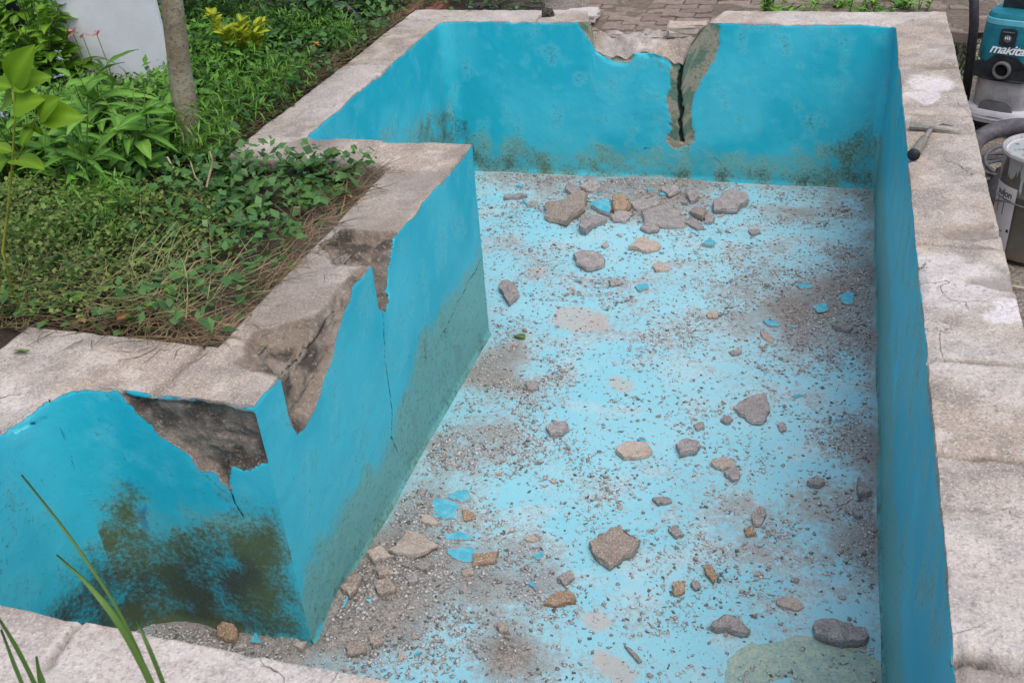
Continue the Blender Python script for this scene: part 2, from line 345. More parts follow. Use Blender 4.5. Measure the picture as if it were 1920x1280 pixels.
FIL = {0: .07, 1: .10, 2: .05, 5: .26, 6: .08, 7: .07}
def build_segment(k, step):
    P0 = np.array(PATH[k], float); P1 = np.array(PATH[(k+1) % 8], float); L = np.hypot(*(P1-P0)); e = (P1-P0)/L
    m0 = np.array(MIT[k], float)*RW; m1 = np.array(MIT[(k+1) % 8], float)*RW
    out = np.array(MIT[k], float); out -= e*(out@e); n = out/np.hypot(*out)
    ns = int(L/step)+2; s = np.linspace(0, L, ns)
    tw = np.linspace(-H-.02, 0, int(H/step)); tt = np.linspace(0, RW, int(RW/step*1.2))[1:]; to = np.linspace(RW, RW+DROP, 30)[1:]
    tau = np.concatenate([tw, tt, to]); ntau = len(tau); iw = len(tw); it = iw+len(tt)
    U, TA = np.meshgrid(s, tau, indexing='ij'); U = U.ravel(); TA = TA.ravel()
    fr = (U/L)[:, None]
    base = P0+e*U[:, None]; mv = m0*(1-fr)+m1*fr
    Pw = np.column_stack([base, np.minimum(TA, 0)])
    top = TA > 0
    q = np.clip(TA/RW, 0, 1)
    Pp = Pw.copy(); Pp[:, :2] += mv*q[:, None]
    Pp[:, 2] = np.where(TA <= 0, TA, np.where(TA <= RW, 0, -(TA-RW)))
    Ut = U + ((mv@e)*q)        # true along-wall coordinate on the mitred top
    n3 = np.array([n[0], n[1], 0.0])
    # rounded inner corners
    for a, rr, sgn in ((U, FIL.get(k, 0), 1), (L-U, FIL.get((k+1) % 8, 0), -1)):
        if rr:
            near = a < rr; ph = np.radians(45+45*np.clip(a/rr, 0, 1))
            du = sgn*((rr-rr*np.cos(ph))-a); dn = -(rr-rr*np.sin(ph))
            wq = np.where(near, np.clip(1-q, 0, 1), 0)
            Pp[:, :2] += (du*wq)[:, None]*e + (dn*wq)[:, None]*n
    # round the edges
    r = .009
    d = np.clip(r-np.abs(TA), 0, None); b = d*d/(2.6*r)
    Pp -= np.outer(np.where(TA > 0, b, 0), [0, 0, 1]); Pp += np.outer(np.where(TA <= 0, b, 0), n3)
    d = np.clip(r-np.abs(TA-RW), 0, None); b = d*d/(2.6*r)
    Pp -= np.outer(np.where(TA <= RW, b, 0), [0, 0, 1]); Pp -= np.outer(np.where(TA > RW, b, 0), n3)
    # cove at the foot
    hg = TA+H; cv = np.clip(1-hg/.04, 0, 1)**2*.012; Pp -= np.outer(np.where(TA < 0, cv, 0), n3)
    UV = np.column_stack([Ut, TA]); Pin = Pp.copy()
    peel = np.where(TA > -.004, np.minimum(TA+.003, .1), TA+.003)
    brown = np.zeros(len(U)); green = np.zeros(len(U)); white = np.zeros(len(U))
    # ragged rim edge
    eb = np.clip(1-np.abs(TA)/.03, 0, 1)*np.clip(fbm(Pin, .12, 5, 3)*.6, 0, 1)
    Pp[:, 2] -= np.where(TA > -.03, eb*.02, 0); peel = np.where((TA <= 0) & (TA > -.05), np.maximum(peel, TA+.003+np.clip(fbm(Pin, .2, 31, 3), 0, 1)*.018), peel)
    if k == 0:   # the broken-out notch
        hf = np.interp(U, NOTCH[:, 0], NOTCH[:, 1], left=0, right=0); hf = np.minimum(hf, 0)
        inside = (U > NOTCH[0, 0]) & (U < NOTCH[-1, 0]) if NOTCH[-1, 0] > NOTCH[0, 0] else None
        o_ = np.argsort(NOTCH[:, 0]); hf = np.interp(U, NOTCH[o_, 0], NOTCH[o_, 1], left=0, right=0); hf = np.minimum(hf, 0)
        wv = TA <= 0
        Pp[:, 2] = np.where(wv, -H+(Pp[:, 2]+H)*(H+hf)/H, Pp[:, 2])
        ht = hf+(np.maximum(hf, -.125)-hf)*sstep(q, 0, .5)
        Pp[:, 2] += np.where((TA > 0) & (TA <= RW), ht, 0)
        Pp[:, 2] = np.where(TA > RW, np.minimum(Pp[:, 2], np.maximum(hf, -.125)), Pp[:, 2])
        rough = sstep(-hf, .01, .05)
        nz = fbm(Pin, .07, 71, 4)
        Pp[:, 2] += np.where(TA > 0, rough*nz*.02, 0); Pp += np.outer(np.where(TA <= 0, rough*np.clip(1+TA/.06, 0, 1)*(nz*.012+.008), 0), n3)
        UV = np.column_stack([Ut, Pp[:, 2]*(TA <= 0)+TA*(TA > 0)])
        peel = np.where(TA <= 0, np.minimum(Pp[:, 2]-hf, 0)+.004, np.maximum(peel, 0.02))
        brown = np.where(TA > 0, rough*(.25+.25*nz), 0)
    for poly, rec in CHIPS.get(k, []):
        sd = sdpoly(UV+np.column_stack([fbm(Pin, .06, 131, 4), fbm(Pin, .06, 132, 4)])*.011, poly)
        g = sd.reshape(ns, ntau); gi = g > 0
        for i in np.nonzero(gi.any(1))[0]:
            js = np.nonzero(gi[i])[0]; j0, j1 = js[0], min(js[-1], it-1)
            if j1 <= j0+1: continue
            a = i*ntau+j0; c_ = i*ntau+j1; idx = i*ntau+np.arange(j0, j1+1); f = np.linspace(0, 1, j1-j0+1)[:, None]
            if tau[j0] < 0 < tau[j1]:
                wtt = .85
                Pp[idx] = Pp[idx]*(1-wtt)+wtt*(Pp[a]*(1-f)+Pp[c_]*f)
        msk = sstep(sd, -.002, .02)
        nz = fbm(Pin, .09, 91, 4)
        inn = np.where((TA <= 0)[:, None], n3, np.array([0, 0, -1.0]))
        nz2 = fbm(Pin, .035, 97, 3); Pp += inn*(msk*(rec*sstep(sd, 0, .018)+nz*.010+np.abs(nz2)*.008))[:, None]
        peel = np.maximum(peel, np.where(sd > -.03, sd, -1)); brown = np.maximum(brown, sstep(sd, -.014, .004)*np.clip(.95+.3*nz, 0, 1))
    for poly in PEEL_EXTRA.get(k, []):
        sd = sdpoly(UV+np.column_stack([fbm(Pin, .07, 121, 4), fbm(Pin, .07, 122, 4)])*.016, poly); peel = np.maximum(peel, np.where(TA <= 0, sd, peel))
        if k == 0: green = np.maximum(green, sstep(sd, -.01, .01)*np.where(TA <= 0, 1, 0))
        else: brown = np.maximum(brown, .35*sstep(sd, 0, .03))
        Pp += np.outer(sstep(sd, -.003, .006)*.006*(TA <= 0), n3)
    crack = np.full(len(U), .1)
    for ci, pl in enumerate(CRACKS.get(k, [])):
        wob_ = np.column_stack([fbm(Pin, .06, 111, 3), fbm(Pin, .06, 112, 3)])*.010
        dl = dline(UV+wob_, pl)-(CRW.get(k, [0]*9)[ci]*(1+.4*fbm(Pin, .05, 13, 2)) if k in CRW else 0)
        dl = np.where(TA > 0, .1, dl)
        crack = np.minimum(crack, dl)
        if k in CRW and CRW[k][ci] > .004:
            Pp += np.outer(sstep(-dl, -.006, .006)*.035, n3)
    def acc(tab, soft=True):
        a = np.zeros(len(U))
        for it_ in tab.get(k, []):
            if soft: poly, wd, amp = it_; a = np.maximum(a, sstep(sdpoly(UV, poly), -wd, wd*.6)*amp)
            else: a = np.maximum(a, sstep(sdpoly(UV, it_)+.02*fbm(Pin, .05, 3, 3), -.004, .004))
        return np.where(TA <= 0, a, 0)
    mould, film, blue = acc(MOULD), acc(FILM), acc(BLUE, False)*.85
    # general grime at the foot of every wall
    film = np.maximum(film, np.clip(1-(TA+H)/.22, 0, 1)*.55*(TA <= 0))
    if k == 7: film = np.maximum(film, .42*(TA <= 0))
    if k in (0, 7, 6, 1, 3): mould = np.maximum(mould, np.clip(1-(TA+H)/.10, 0, 1)*.55*(TA <= 0))
    # joints between the cast coping lengths: recessed grooves
    joints = sorted(float(wallpx(k, [j])[0][0]) for j in JOINTS_PX.get(k, []))
    for ju in joints:
        jd = np.abs(Ut-ju+.008*fbm(Pin, .08, 23, 3)); gv = sstep(-jd, -.011, -.001)*(TA > -.01)
        Pp[:, 2] -= gv*.016*np.where(TA <= RW, 1, 0); brown = np.maximum(brown, sstep(-jd, -.018, -.002)*(TA > 0.0)*(.5+.5*vnoise(Pin, .06, 9)))
    # whole-surface unevenness, one field so that neighbours meet
    V1 = np.column_stack([fbm(Pin, .35, 41, 2), fbm(Pin, .35, 42, 2), fbm(Pin, .35, 43, 2)])*.0035
    V2 = np.column_stack([fbm(Pin, .045, 51, 3), fbm(Pin, .045, 52, 3), fbm(Pin, .045, 53, 3)])*.0009
    V3 = np.zeros_like(V1); V3[:, 2] = fbm(Pin, .16, 61, 2)*.0022+fbm(Pin, .032, 64, 3)*.0020
    Pp = Pp+V1+V2+V3*(TA[:, None] > 0)*np.clip(TA[:, None]/.03, 0, 1)
    if k == 7:   # patches of pale mortar and hollows on the right rim
        for (x, y, rr, wv_) in ((1750, 160, .14, .9), (1790, 525, .22, .55), (1885, 570, .09, 1.0), (1830, 1110, .3, .35), (1745, 180, .1, .8), (1850, 690, .2, .3)):
            c0 = onz(x, y, 0); dd = np.hypot(Pin[:, 0]-c0[0], Pin[:, 1]-c0[1])+.05*fbm(Pin, .1, 77, 3)
            white = np.maximum(white, sstep(-dd, -rr, -rr*.6)*wv_*(TA > 0))
        for (x, y, rr, dp) in ((1830, 432, .07, .02), (1760, 125, .06, .018), (1740, 208, .05, .012), (1880, 530, .08, .012), (1850, 1265, .13, .03)):
            c0 = onz(x, y, 0); dd = np.hypot((Pin[:, 0]-c0[0])*.7, (Pin[:, 1]-c0[1])*1.3)+.06*fbm(Pin, .13, 78, 4)
            mk = sstep(-dd, -rr, -rr*.5)*(TA > 0); Pp[:, 2] -= mk*dp; brown = np.maximum(brown, mk*.5)
    if k == 6: white = np.maximum(white, .45*(TA > 0)*sstep(fbm(Pin, .5, 5, 2), -.6, .2))
    if k in (1, 0): white = np.maximum(white, .35*(TA > 0)*sstep(fbm(Pin, .4, 6, 2), -.3, .3))
    if k in (2, 3): brown = np.maximum(brown, .42*(TA > 0)*sstep(fbm(Pin, .35, 8, 3), -.2, .5))
    if k == 2:
        c0 = onz(590, 268, 0); dd = np.hypot(Pin[:, 0]-c0[0], Pin[:, 1]-c0[1]); brown = np.maximum(brown, .6*sstep(-dd, -.22, -.05)*(TA > 0))
    if k == 5 or k == 4:
        c0 = onz(20, 750, 0); dd = np.hypot(Pin[:, 0]-c0[0], Pin[:, 1]-c0[1])+.05*fbm(Pin, .1, 79, 3)
        mk = sstep(-dd, -.16, -.03)*np.clip(1-TA/.2, 0, 1)*(TA > -.1); Pp[:, 2] -= mk*.03*np.where(TA > -.05, 1, 0); white = np.maximum(white, mk*.6)
    nlow = .5+.36*fbm(Pin, .55, 201, 3); nmid = .5+.34*fbm(Pin, .085, 202, 4)
    attrs = dict(nlow=nlow, nmid=nmid, peel=peel, mould=mould, film=film, crack=crack, blue=blue, brown=np.clip(brown, 0, 1), green=green, white=white)
    Pp = Pp-POFF
    Fc = grid_faces(ns, ntau); jj = (np.arange(len(Fc)) % (ntau-1)); ii = np.arange(len(Fc))//(ntau-1)
    def sub(name, msk):
        ff = Fc[msk]; used, inv = np.unique(ff, return_inverse=True)
        me = mesh(name, Pp[used], inv.reshape(ff.shape), MAT_POOL, True, {a: v[used] for a, v in attrs.items()})
        return link(name, me, pool)
    sub('pool_wall', jj < iw-1)
    edges = [-1e9]+joints+[1e9]; um = Ut.reshape(ns, ntau)
    uc = um[ii, np.minimum(jj, ntau-1)]
    for a, b in zip(edges[:-1], edges[1:]):
        mk = (jj >= iw-1) & (uc >= a) & (uc < b)
        if mk.any(): sub('coping_slab', mk)
for k, st in enumerate((.009, .010, .012, .008, .008, .012, .012, .009)): build_segment(k, st)

# --- pool floor
def fpt(px, py, dz=0): return onz(px, py, -H+dz)
DIRT = [(690, 1110, .26, 1.3), (760, 1020, .18, .9), (900, 1090, .2, .85), (930, 1200, .16, .75), (640, 1170, .2, 1.1), (960, 1240, .12, .9), (1000, 1090, .15, .7),
        (850, 830, .22, .8), (900, 700, .2, .75), (800, 930, .2, .8), (950, 640, .15, .5), (1280, 380, .3, .75), (1130, 390, .3, .5), (1250, 350, .3, .8), (1100, 345, .4, .5),
        (1580, 560, .28, 1.0), (1540, 620, .28, .7), (1620, 500, .25, .7), (1620, 850, .14, .9), (1610, 780, .2, .6), (1400, 500, .3, .45), (1460, 580, .25, .55),
        (1000, 500, .3, .35), (1620, 400, .3, .4), (1480, 380, .3, .35), (1560, 960, .2, .35), (1600, 1050, .12, .45), (1640, 640, .12, .8), (960, 345, .3, .5),
        (1010, 700, .25, .35), (960, 820, .25, .4), (1250, 930, .25, .25), (1450, 1000, .25, .2), (1640, 1000, .08, .6), (500, 1180, .25, 1.0), (380, 1168, .25, .9), (1150, 560, .3, .3), (1300, 620, .3, .25)]
DW = [(fpt(x, y), r, a) for x, y, r, a in DIRT]
def dirt_at(P):
    d = np.zeros(len(P))
    for c, r, a in DW: d = d+a*np.exp(-((P[:, 0]-c[0])**2+(P[:, 1]-c[1])**2)/(r*r))
    d += np.clip(1-(0-P[:, 0])/.12, 0, 1)*.5 + np.clip(1-(-P[:, 1])/.15, 0, 1)*.4
    return d
def floor_h(P):
    Q = np.column_stack([P[:, 0], P[:, 1], np.full(len(P), -H)])
    return -H+fbm(Q, .6, 3, 2)*.006+np.clip(dirt_at(Q)-.75, 0, 1)*(.022+.02*fbm(Q, .09, 65, 3))
xs = np.arange(-2.85, .06, .011); ys = np.arange(-5.06, .06, .011)
X, Y = np.meshgrid(xs, ys, indexing='ij'); FP = np.column_stack([X.ravel(), Y.ravel(), np.full(X.size, -H)])
dirt = dirt_at(FP)+.10+.32*fbm(FP, .45, 4, 3)
patch = np.full(len(FP), -.5)
for px in ([(1025, 600), (1040, 575), (1090, 565), (1140, 585), (1148, 608), (1100, 622), (1050, 618)], [(1130, 715), (1150, 700), (1195, 712), (1205, 735), (1170, 745), (1140, 738)],
           [(1088, 1150), (1120, 1140), (1150, 1165), (1140, 1190), (1110, 1195), (1092, 1175)], [(1092, 1205), (1120, 1200), (1160, 1230), (1190, 1265), (1180, 1300), (1150, 1290), (1125, 1245)],
           [(1000, 1160), (1030, 1165), (1020, 1185)], [(985, 505), (1030, 500), (1025, 512)]):
    patch = np.maximum(patch, sdpoly(FP[:, :2], [fpt(*p)[:2] for p in px]))
yel = sdpoly(FP[:, :2], [fpt(*p)[:2] for p in [(1362, 1290), (1368, 1240), (1395, 1222), (1415, 1210), (1460, 1205), (1520, 1195), (1590, 1205), (1640, 1225), (1660, 1250), (1670, 1330), (1480, 1330), (1485, 1270), (1450, 1275)]])
FP[:, 2] = floor_h(FP)+fbm(FP, .08, 8, 2)*.0012
me = mesh('pool_floor', FP-POFF, grid_faces(len(xs), len(ys)), make_floor_material(), True, dict(nlow=.5+.36*fbm(FP, .7, 301, 3), nmid=.5+.34*fbm(FP, .13, 302, 4), dirt=dirt, patch=patch, yellow=yel))
link('pool_floor', me, pool)
def floor_z(x, y): return float(floor_h(np.array([[x, y, -H]]))[0])

# ================================================================== GROUND
def gmat_ground():
    M = MT('earth', .95)
    gx = M.n('ShaderNodeSeparateXYZ'); M.put(M.pos(), gx.inputs[0])
    n2 = M.noise(9, 4, .65); n3 = M.noise(70, 3, .7)
    soil = M.mix(n3, (.025, .018, .012), (.075, .055, .038))
    grit = M.mix(M.step(n3, .35, .7), (.15, .13, .11), (.36, .33, .29)); grit = M.mix(M.step(n2, .5, .7, 0, .6), grit, (.11, .10, .07))
    c = M.mix(M.step(gx.outputs[0], -2.6, -2.0), soil, grit)
    M.col(c); M.bump(M.math('ADD', n2, n3), .9, .02); return M.m
def ground_z(x, y):
    x = np.asarray(x, float); y = np.asarray(y, float)
    far = -.135; right = -.58
    k = sstep(x, .05, .34)*sstep(y, 1.7, .7)
    z = far*(1-k)+right*k
    g = sstep(x, -2.6, -2.9)
    gard = -.05+.05*sstep(x, -3.0, -4.5)
    z = np.where(x < -2.05, np.where(y < .9, gard, gard*(1-sstep(y, .9, 1.6))+far*sstep(y, .9, 1.6)), z)
    z = np.where((y < -5.1), np.where(x < .2, -.12, z), z)
    return z
gx = np.unique(np.concatenate([np.arange(-7, 3.01, .05), [-90, -60, -40, -28, -20, -15, -11, -9, -8, 4, 5, 7, 10, 14, 20, 30, 45, 65, 90]]))
gy = np.unique(np.concatenate([np.arange(-7, 4.01, .05), [-90, -60, -40, -28, -20, -15, -11, -9, -8, 5, 6, 8, 11, 15, 20, 30, 45, 65, 90]]))
X, Y = np.meshgrid(gx, gy, indexing='ij'); Z = ground_z(X.ravel(), Y.ravel())
GP = np.column_stack([X.ravel(), Y.ravel(), Z]); GP[:, 2] += fbm(GP*[1, 1, 0], .4, 6, 3)*.008*np.where(GP[:, 0] < -2, 2, 1)
Fg = grid_faces(len(gx), len(gy)); cen = GP[Fg].mean(1)[:, :2]
mid = [(p[0]+m_[0]*RW*.55, p[1]+m_[1]*RW*.55) for p, m_ in zip(PATH, MIT)]
Fg = Fg[sdpoly(cen, mid) < 0]
tag(link('ground', mesh('ground', GP, Fg, gmat_ground(), True)), kind='structure')

# ------------------------------------------------------------------ zigzag pavers behind the far wall
def stone_mat(name, a, b, sc=40):
    M = MT(name, .9); o = M.n('ShaderNodeObjectInfo').outputs['Random']
    n2 = M.noise(sc, 4, .7); n3 = M.noise(sc*6, 2)
    c = M.mix(M.step(n2, .3, .7), a, b); c = M.mix(M.math('MULTIPLY', o, .45), c, tuple(x*.55 for x in a))
    c = M.mix(M.step(n3, .55, .7, 0, .4), c, tuple(x*.4 for x in a)); M.col(c); M.bump(M.math('ADD', n2, n3), .6, .004); return M.m
M_PAVER = stone_mat('paver_stone', (.20, .155, .125), (.31, .25, .21), 25)
def paver_mesh():
    Lh, Wd, z0 = .1125, .105, .012
    top = []
    for t, off in ((-1, 0), (-.75, 0), (-.55, z0), (-.2, z0), (0, 0), (.2, -z0), (.55, -z0), (.75, 0), (1, 0)): top.append((t*Lh, off))
    out = [(x, Wd/2+o) for x, o in top]+[(x, -Wd/2+o) for x, o in reversed(top)]
    bm = bmesh.new(); g = .96
    f = bm.faces.new([bm.verts.new((x*g, y*g, 0)) for x, y in out])
    r = bmesh.ops.extrude_face_region(bm, geom=[f]); vs = [v for v in r['geom'] if isinstance(v, bmesh.types.BMVert)]
    for v in vs: v.co.z += .055
    for v in vs: v.co.x *= .985; v.co.y *= .97
    return bm_mesh('paver', bm, M_PAVER)
path = tag(empty('paved_path', (-1.0, .8, -.15)), kind='structure')
pm_ = paver_mesh()
bmj = bmesh.new(); bmesh.ops.create_grid(bmj, x_segments=110, y_segments=60, size=1)
for v in bmj.verts:
    v.co.x *= 1.65; v.co.y = v.co.y*.75+.25
    pass
for v, zz_ in zip(bmj.verts, fbm(np.array([(v.co.x, v.co.y, 0) for v in bmj.verts]), .35, 401, 4)): v.co.z = .0225+zz_*.012
link('joint_sand', bm_mesh('joint_sand', bmj, stone_mat('joint_sand', (.11, .088, .066), (.22, .18, .14), 30)), path)
for j in range(14):
    for i in range(13):
        x = -1.35+(i+.5*(j % 2))*.225; y = -.5+j*.106+.03
        if abs(x) > 1.55: continue
        link('paver', pm_, path, (x, y, -.026+random.uniform(-.008, .006)), (random.gauss(0, .03), random.gauss(0, .03), random.gauss(0, .03)))

# ------------------------------------------------------------------ stone pieces by the far rim
def block_mesh(name, sx, sy, sz, mat, bev=.006, jit=.004, cuts=3):
    bm = bmesh.new(); bmesh.ops.create_cube(bm, size=1)
    for v in bm.verts: v.co = Vector((v.co.x*sx, v.co.y*sy, (v.co.z+.5)*sz))
    bmesh.ops.bevel(bm, geom=list(bm.edges), offset=bev, segments=2, affect='EDGES')
    bmesh.ops.subdivide_edges(bm, edges=[e for e in bm.edges if e.calc_length() > .03], cuts=cuts, use_grid_fill=True)
    for v in bm.verts: v.co += Vector((random.gauss(0, jit), random.gauss(0, jit), random.gauss(0, jit)*(v.co.z > .005)))
    return bm_mesh(name, bm, mat)
M_BEIGE = stone_mat('cast_stone', (.40, .33, .27), (.56, .49, .42))
M_DARKST = stone_mat('dark_stone', (.05, .047, .042), (.12, .11, .10))
M_BRICK = stone_mat('red_brick', (.17, .075, .05), (.27, .13, .09))
c = ony(1290, 47, .16)
o = link('loose_slab', block_mesh('loose_slab', .25, .11, .075, M_BEIGE), None, (-1.205, .19, -.128), (0.02, -.03, .10)); tag(o, 'loose beige paving block lying in the broken notch', 'block')
o = link('dark_stone', block_mesh('dark_stone', .075, .06, .045, M_DARKST, .008, .006), None, (onz(1036, 22, 0)[0], .13, -.004), (0, 0, .2)); tag(o, 'small black stone block resting on the far rim', 'stone')
for i in range(2):
    o = link('edging_brick', block_mesh('edging_brick', .24, .10, .11, M_BRICK), None, (ony(775+i*42, 8, .40)[0], .42, -.115), (0, 0, 1.57+random.gauss(0, .05)))
    tag(o, 'dull red edging brick behind the far rim', 'brick', 'red edging bricks behind the far rim')
for i in range(2):
    o = link('kerb_stone', block_mesh('kerb_stone', .21, .12, .13, M_DARKST), None, (ony(905+i*82, 5, .42)[0], .44, -.135), (0, 0, random.gauss(0, .03)))
    tag(o, ('dark kerb stone next to the red edging bricks', 'dark kerb stone beside the pale slab behind the rim')[i], 'kerb stone', 'dark kerb stones behind the far rim')
o = link('pale_slab', block_mesh('pale_slab', .26, .2, .05, stone_mat('pale_stone', (.52, .48, .46), (.66, .62, .6))), None, (ony(1082, 6, .42)[0], .44, -.10), (0, 0, .05)); tag(o, 'pale flat slab on the paving beside the dark kerb stones', 'slab')

# ================================================================== RUBBLE
def rub_mat(name, a, b, paint=False):
    M = MT(name, .92); n2 = M.noise(24, 4, .7); n3 = M.noise(150, 3, .7)
    rnd = M.n('ShaderNodeObjectInfo').outputs['Random']
    c = M.mix(M.step(n2, .3, .7), a, b); c = M.mix(M.math('MULTIPLY', rnd, .4), c, tuple(x*.6 for x in a))
    c = M.mix(M.step(n3, .50, .66, 0, .7), c, (.50, .46, .44)); c = M.mix(M.step(n3, .44, .3, 0, .7), c, (.07, .06, .055))
    if paint:
        t = M.attr('painted'); pc = M.mix(M.step(n2, .4, .7), (.07, .37, .49), (.17, .46, .55)); pc = M.mix(M.step(n3, .6, .72, 0, .5), pc, (.25, .3, .3))
        c = M.mix(M.step(t, .45, .55), c, pc)
    M.col(c); M.bump(M.math('ADD', n2, n3), .7, .005); return M.m
R_GREY = rub_mat('broken_concrete', (.22, .20, .20), (.38, .35, .345))
R_BROWN = rub_mat('brown_concrete', (.24, .19, .155), (.37, .31, .26))
R_ORANGE = rub_mat('orange_mortar', (.27, .17, .10), (.38, .27, .18))
R_BEIGE = rub_mat('beige_render', (.36, .29, .24), (.48, .41, .36))
R_BLUE = rub_mat('painted_render', (.34, .33, .32), (.45, .43, .42), True)
def slab_piece(name, px, th, mat, dip=0, rough=.15, painted=False, base=0.0):
    th = th*.62
    pts = np.array([fpt(x, y, th*.75+base) for x, y in px]); c = pts[:, :2].mean(0)
    rel = pts[:, :2]-c; ang = np.arctan2(rel[:, 1], rel[:, 0]); N = 20
    th_a = np.linspace(-math.pi, math.pi, N, endpoint=False); rad = np.zeros(N)
    for i, t in enumerate(th_a):      # ray / outline crossing
        d = np.array([math.cos(t), math.sin(t)]); best = 0
        for k in range(len(rel)):
            a, b = rel[k-1], rel[k]; e = b-a; den = d[0]*e[1]-d[1]*e[0]
            if abs(den) < 1e-9: continue
            tt = (a[0]*e[1]-a[1]*e[0])/den; uu = (a[0]*d[1]-a[1]*d[0])/den
            if tt > 0 and -1e-6 <= uu <= 1+1e-6: best = max(best, tt)
        rad[i] = best or np.hypot(*rel.T).mean()
    R = rad.mean(); rad = rad*(1+np.random.default_rng(len(name)+int(px[0][0])).normal(0, .05, N))
    sl = random.uniform(-1, 1)*.25, random.uniform(-1, 1)*.25
    JT = [(random.gauss(0, .045), random.gauss(0, .045)) for _ in range(N)]
    V = []; P = []
    for fr, zf, pa in ((.35, 1.0, 1), (.75, 1.0, 1), (.985, .97, 1), (1.0, .90, .3), (1.04, .42, 0), (.98, .02, 0), (.8, -.02, 0)):
        for i in range(N):
            x, y = math.cos(th_a[i])*rad[i]*fr, math.sin(th_a[i])*rad[i]*fr
            z = th*zf
            if zf > .4: z += (sl[0]*x+sl[1]*y)*.5 + th*rough*random.gauss(0, .35 if fr < .95 else .6)
            jx, jy = JT[i]; V.append((x+jx*R*(fr > .9)+random.gauss(0, .012)*R, y+jy*R*(fr > .9)+random.gauss(0, .012)*R, max(z, -.004 if zf < .4 else .004))); P.append(pa)
    V.append((0, 0, th*1.02)); P.append(1)
    F = [tuple(q) for q in grid_faces(7, N, True)]+[(7*N, (i+1) % N, i) for i in range(N)]
    F = [f[::-1] if len(f) == 4 else f for f in F]
    me = mesh(name, V, F, mat, False, dict(painted=P if painted else [0]*len(P)))
    bm = bmesh.new(); bm.from_mesh(me); bmesh.ops.recalc_face_normals(bm, faces=bm.faces); bm.to_mesh(me); bm.free()
    z0 = floor_z(c[0], c[1])+base
    return link(name, me, None, (c[0], c[1], z0), (dip if dip else 0, 0, 0))
HEAPG = 'concrete fragments in the heap below the cracked far wall'
SOILG = 'broken bits in the brown dirt by the planter corner'
RIGHTG = 'fragments strewn along the right pool wall'
MIDG = 'loose stones scattered over the open pool floor'
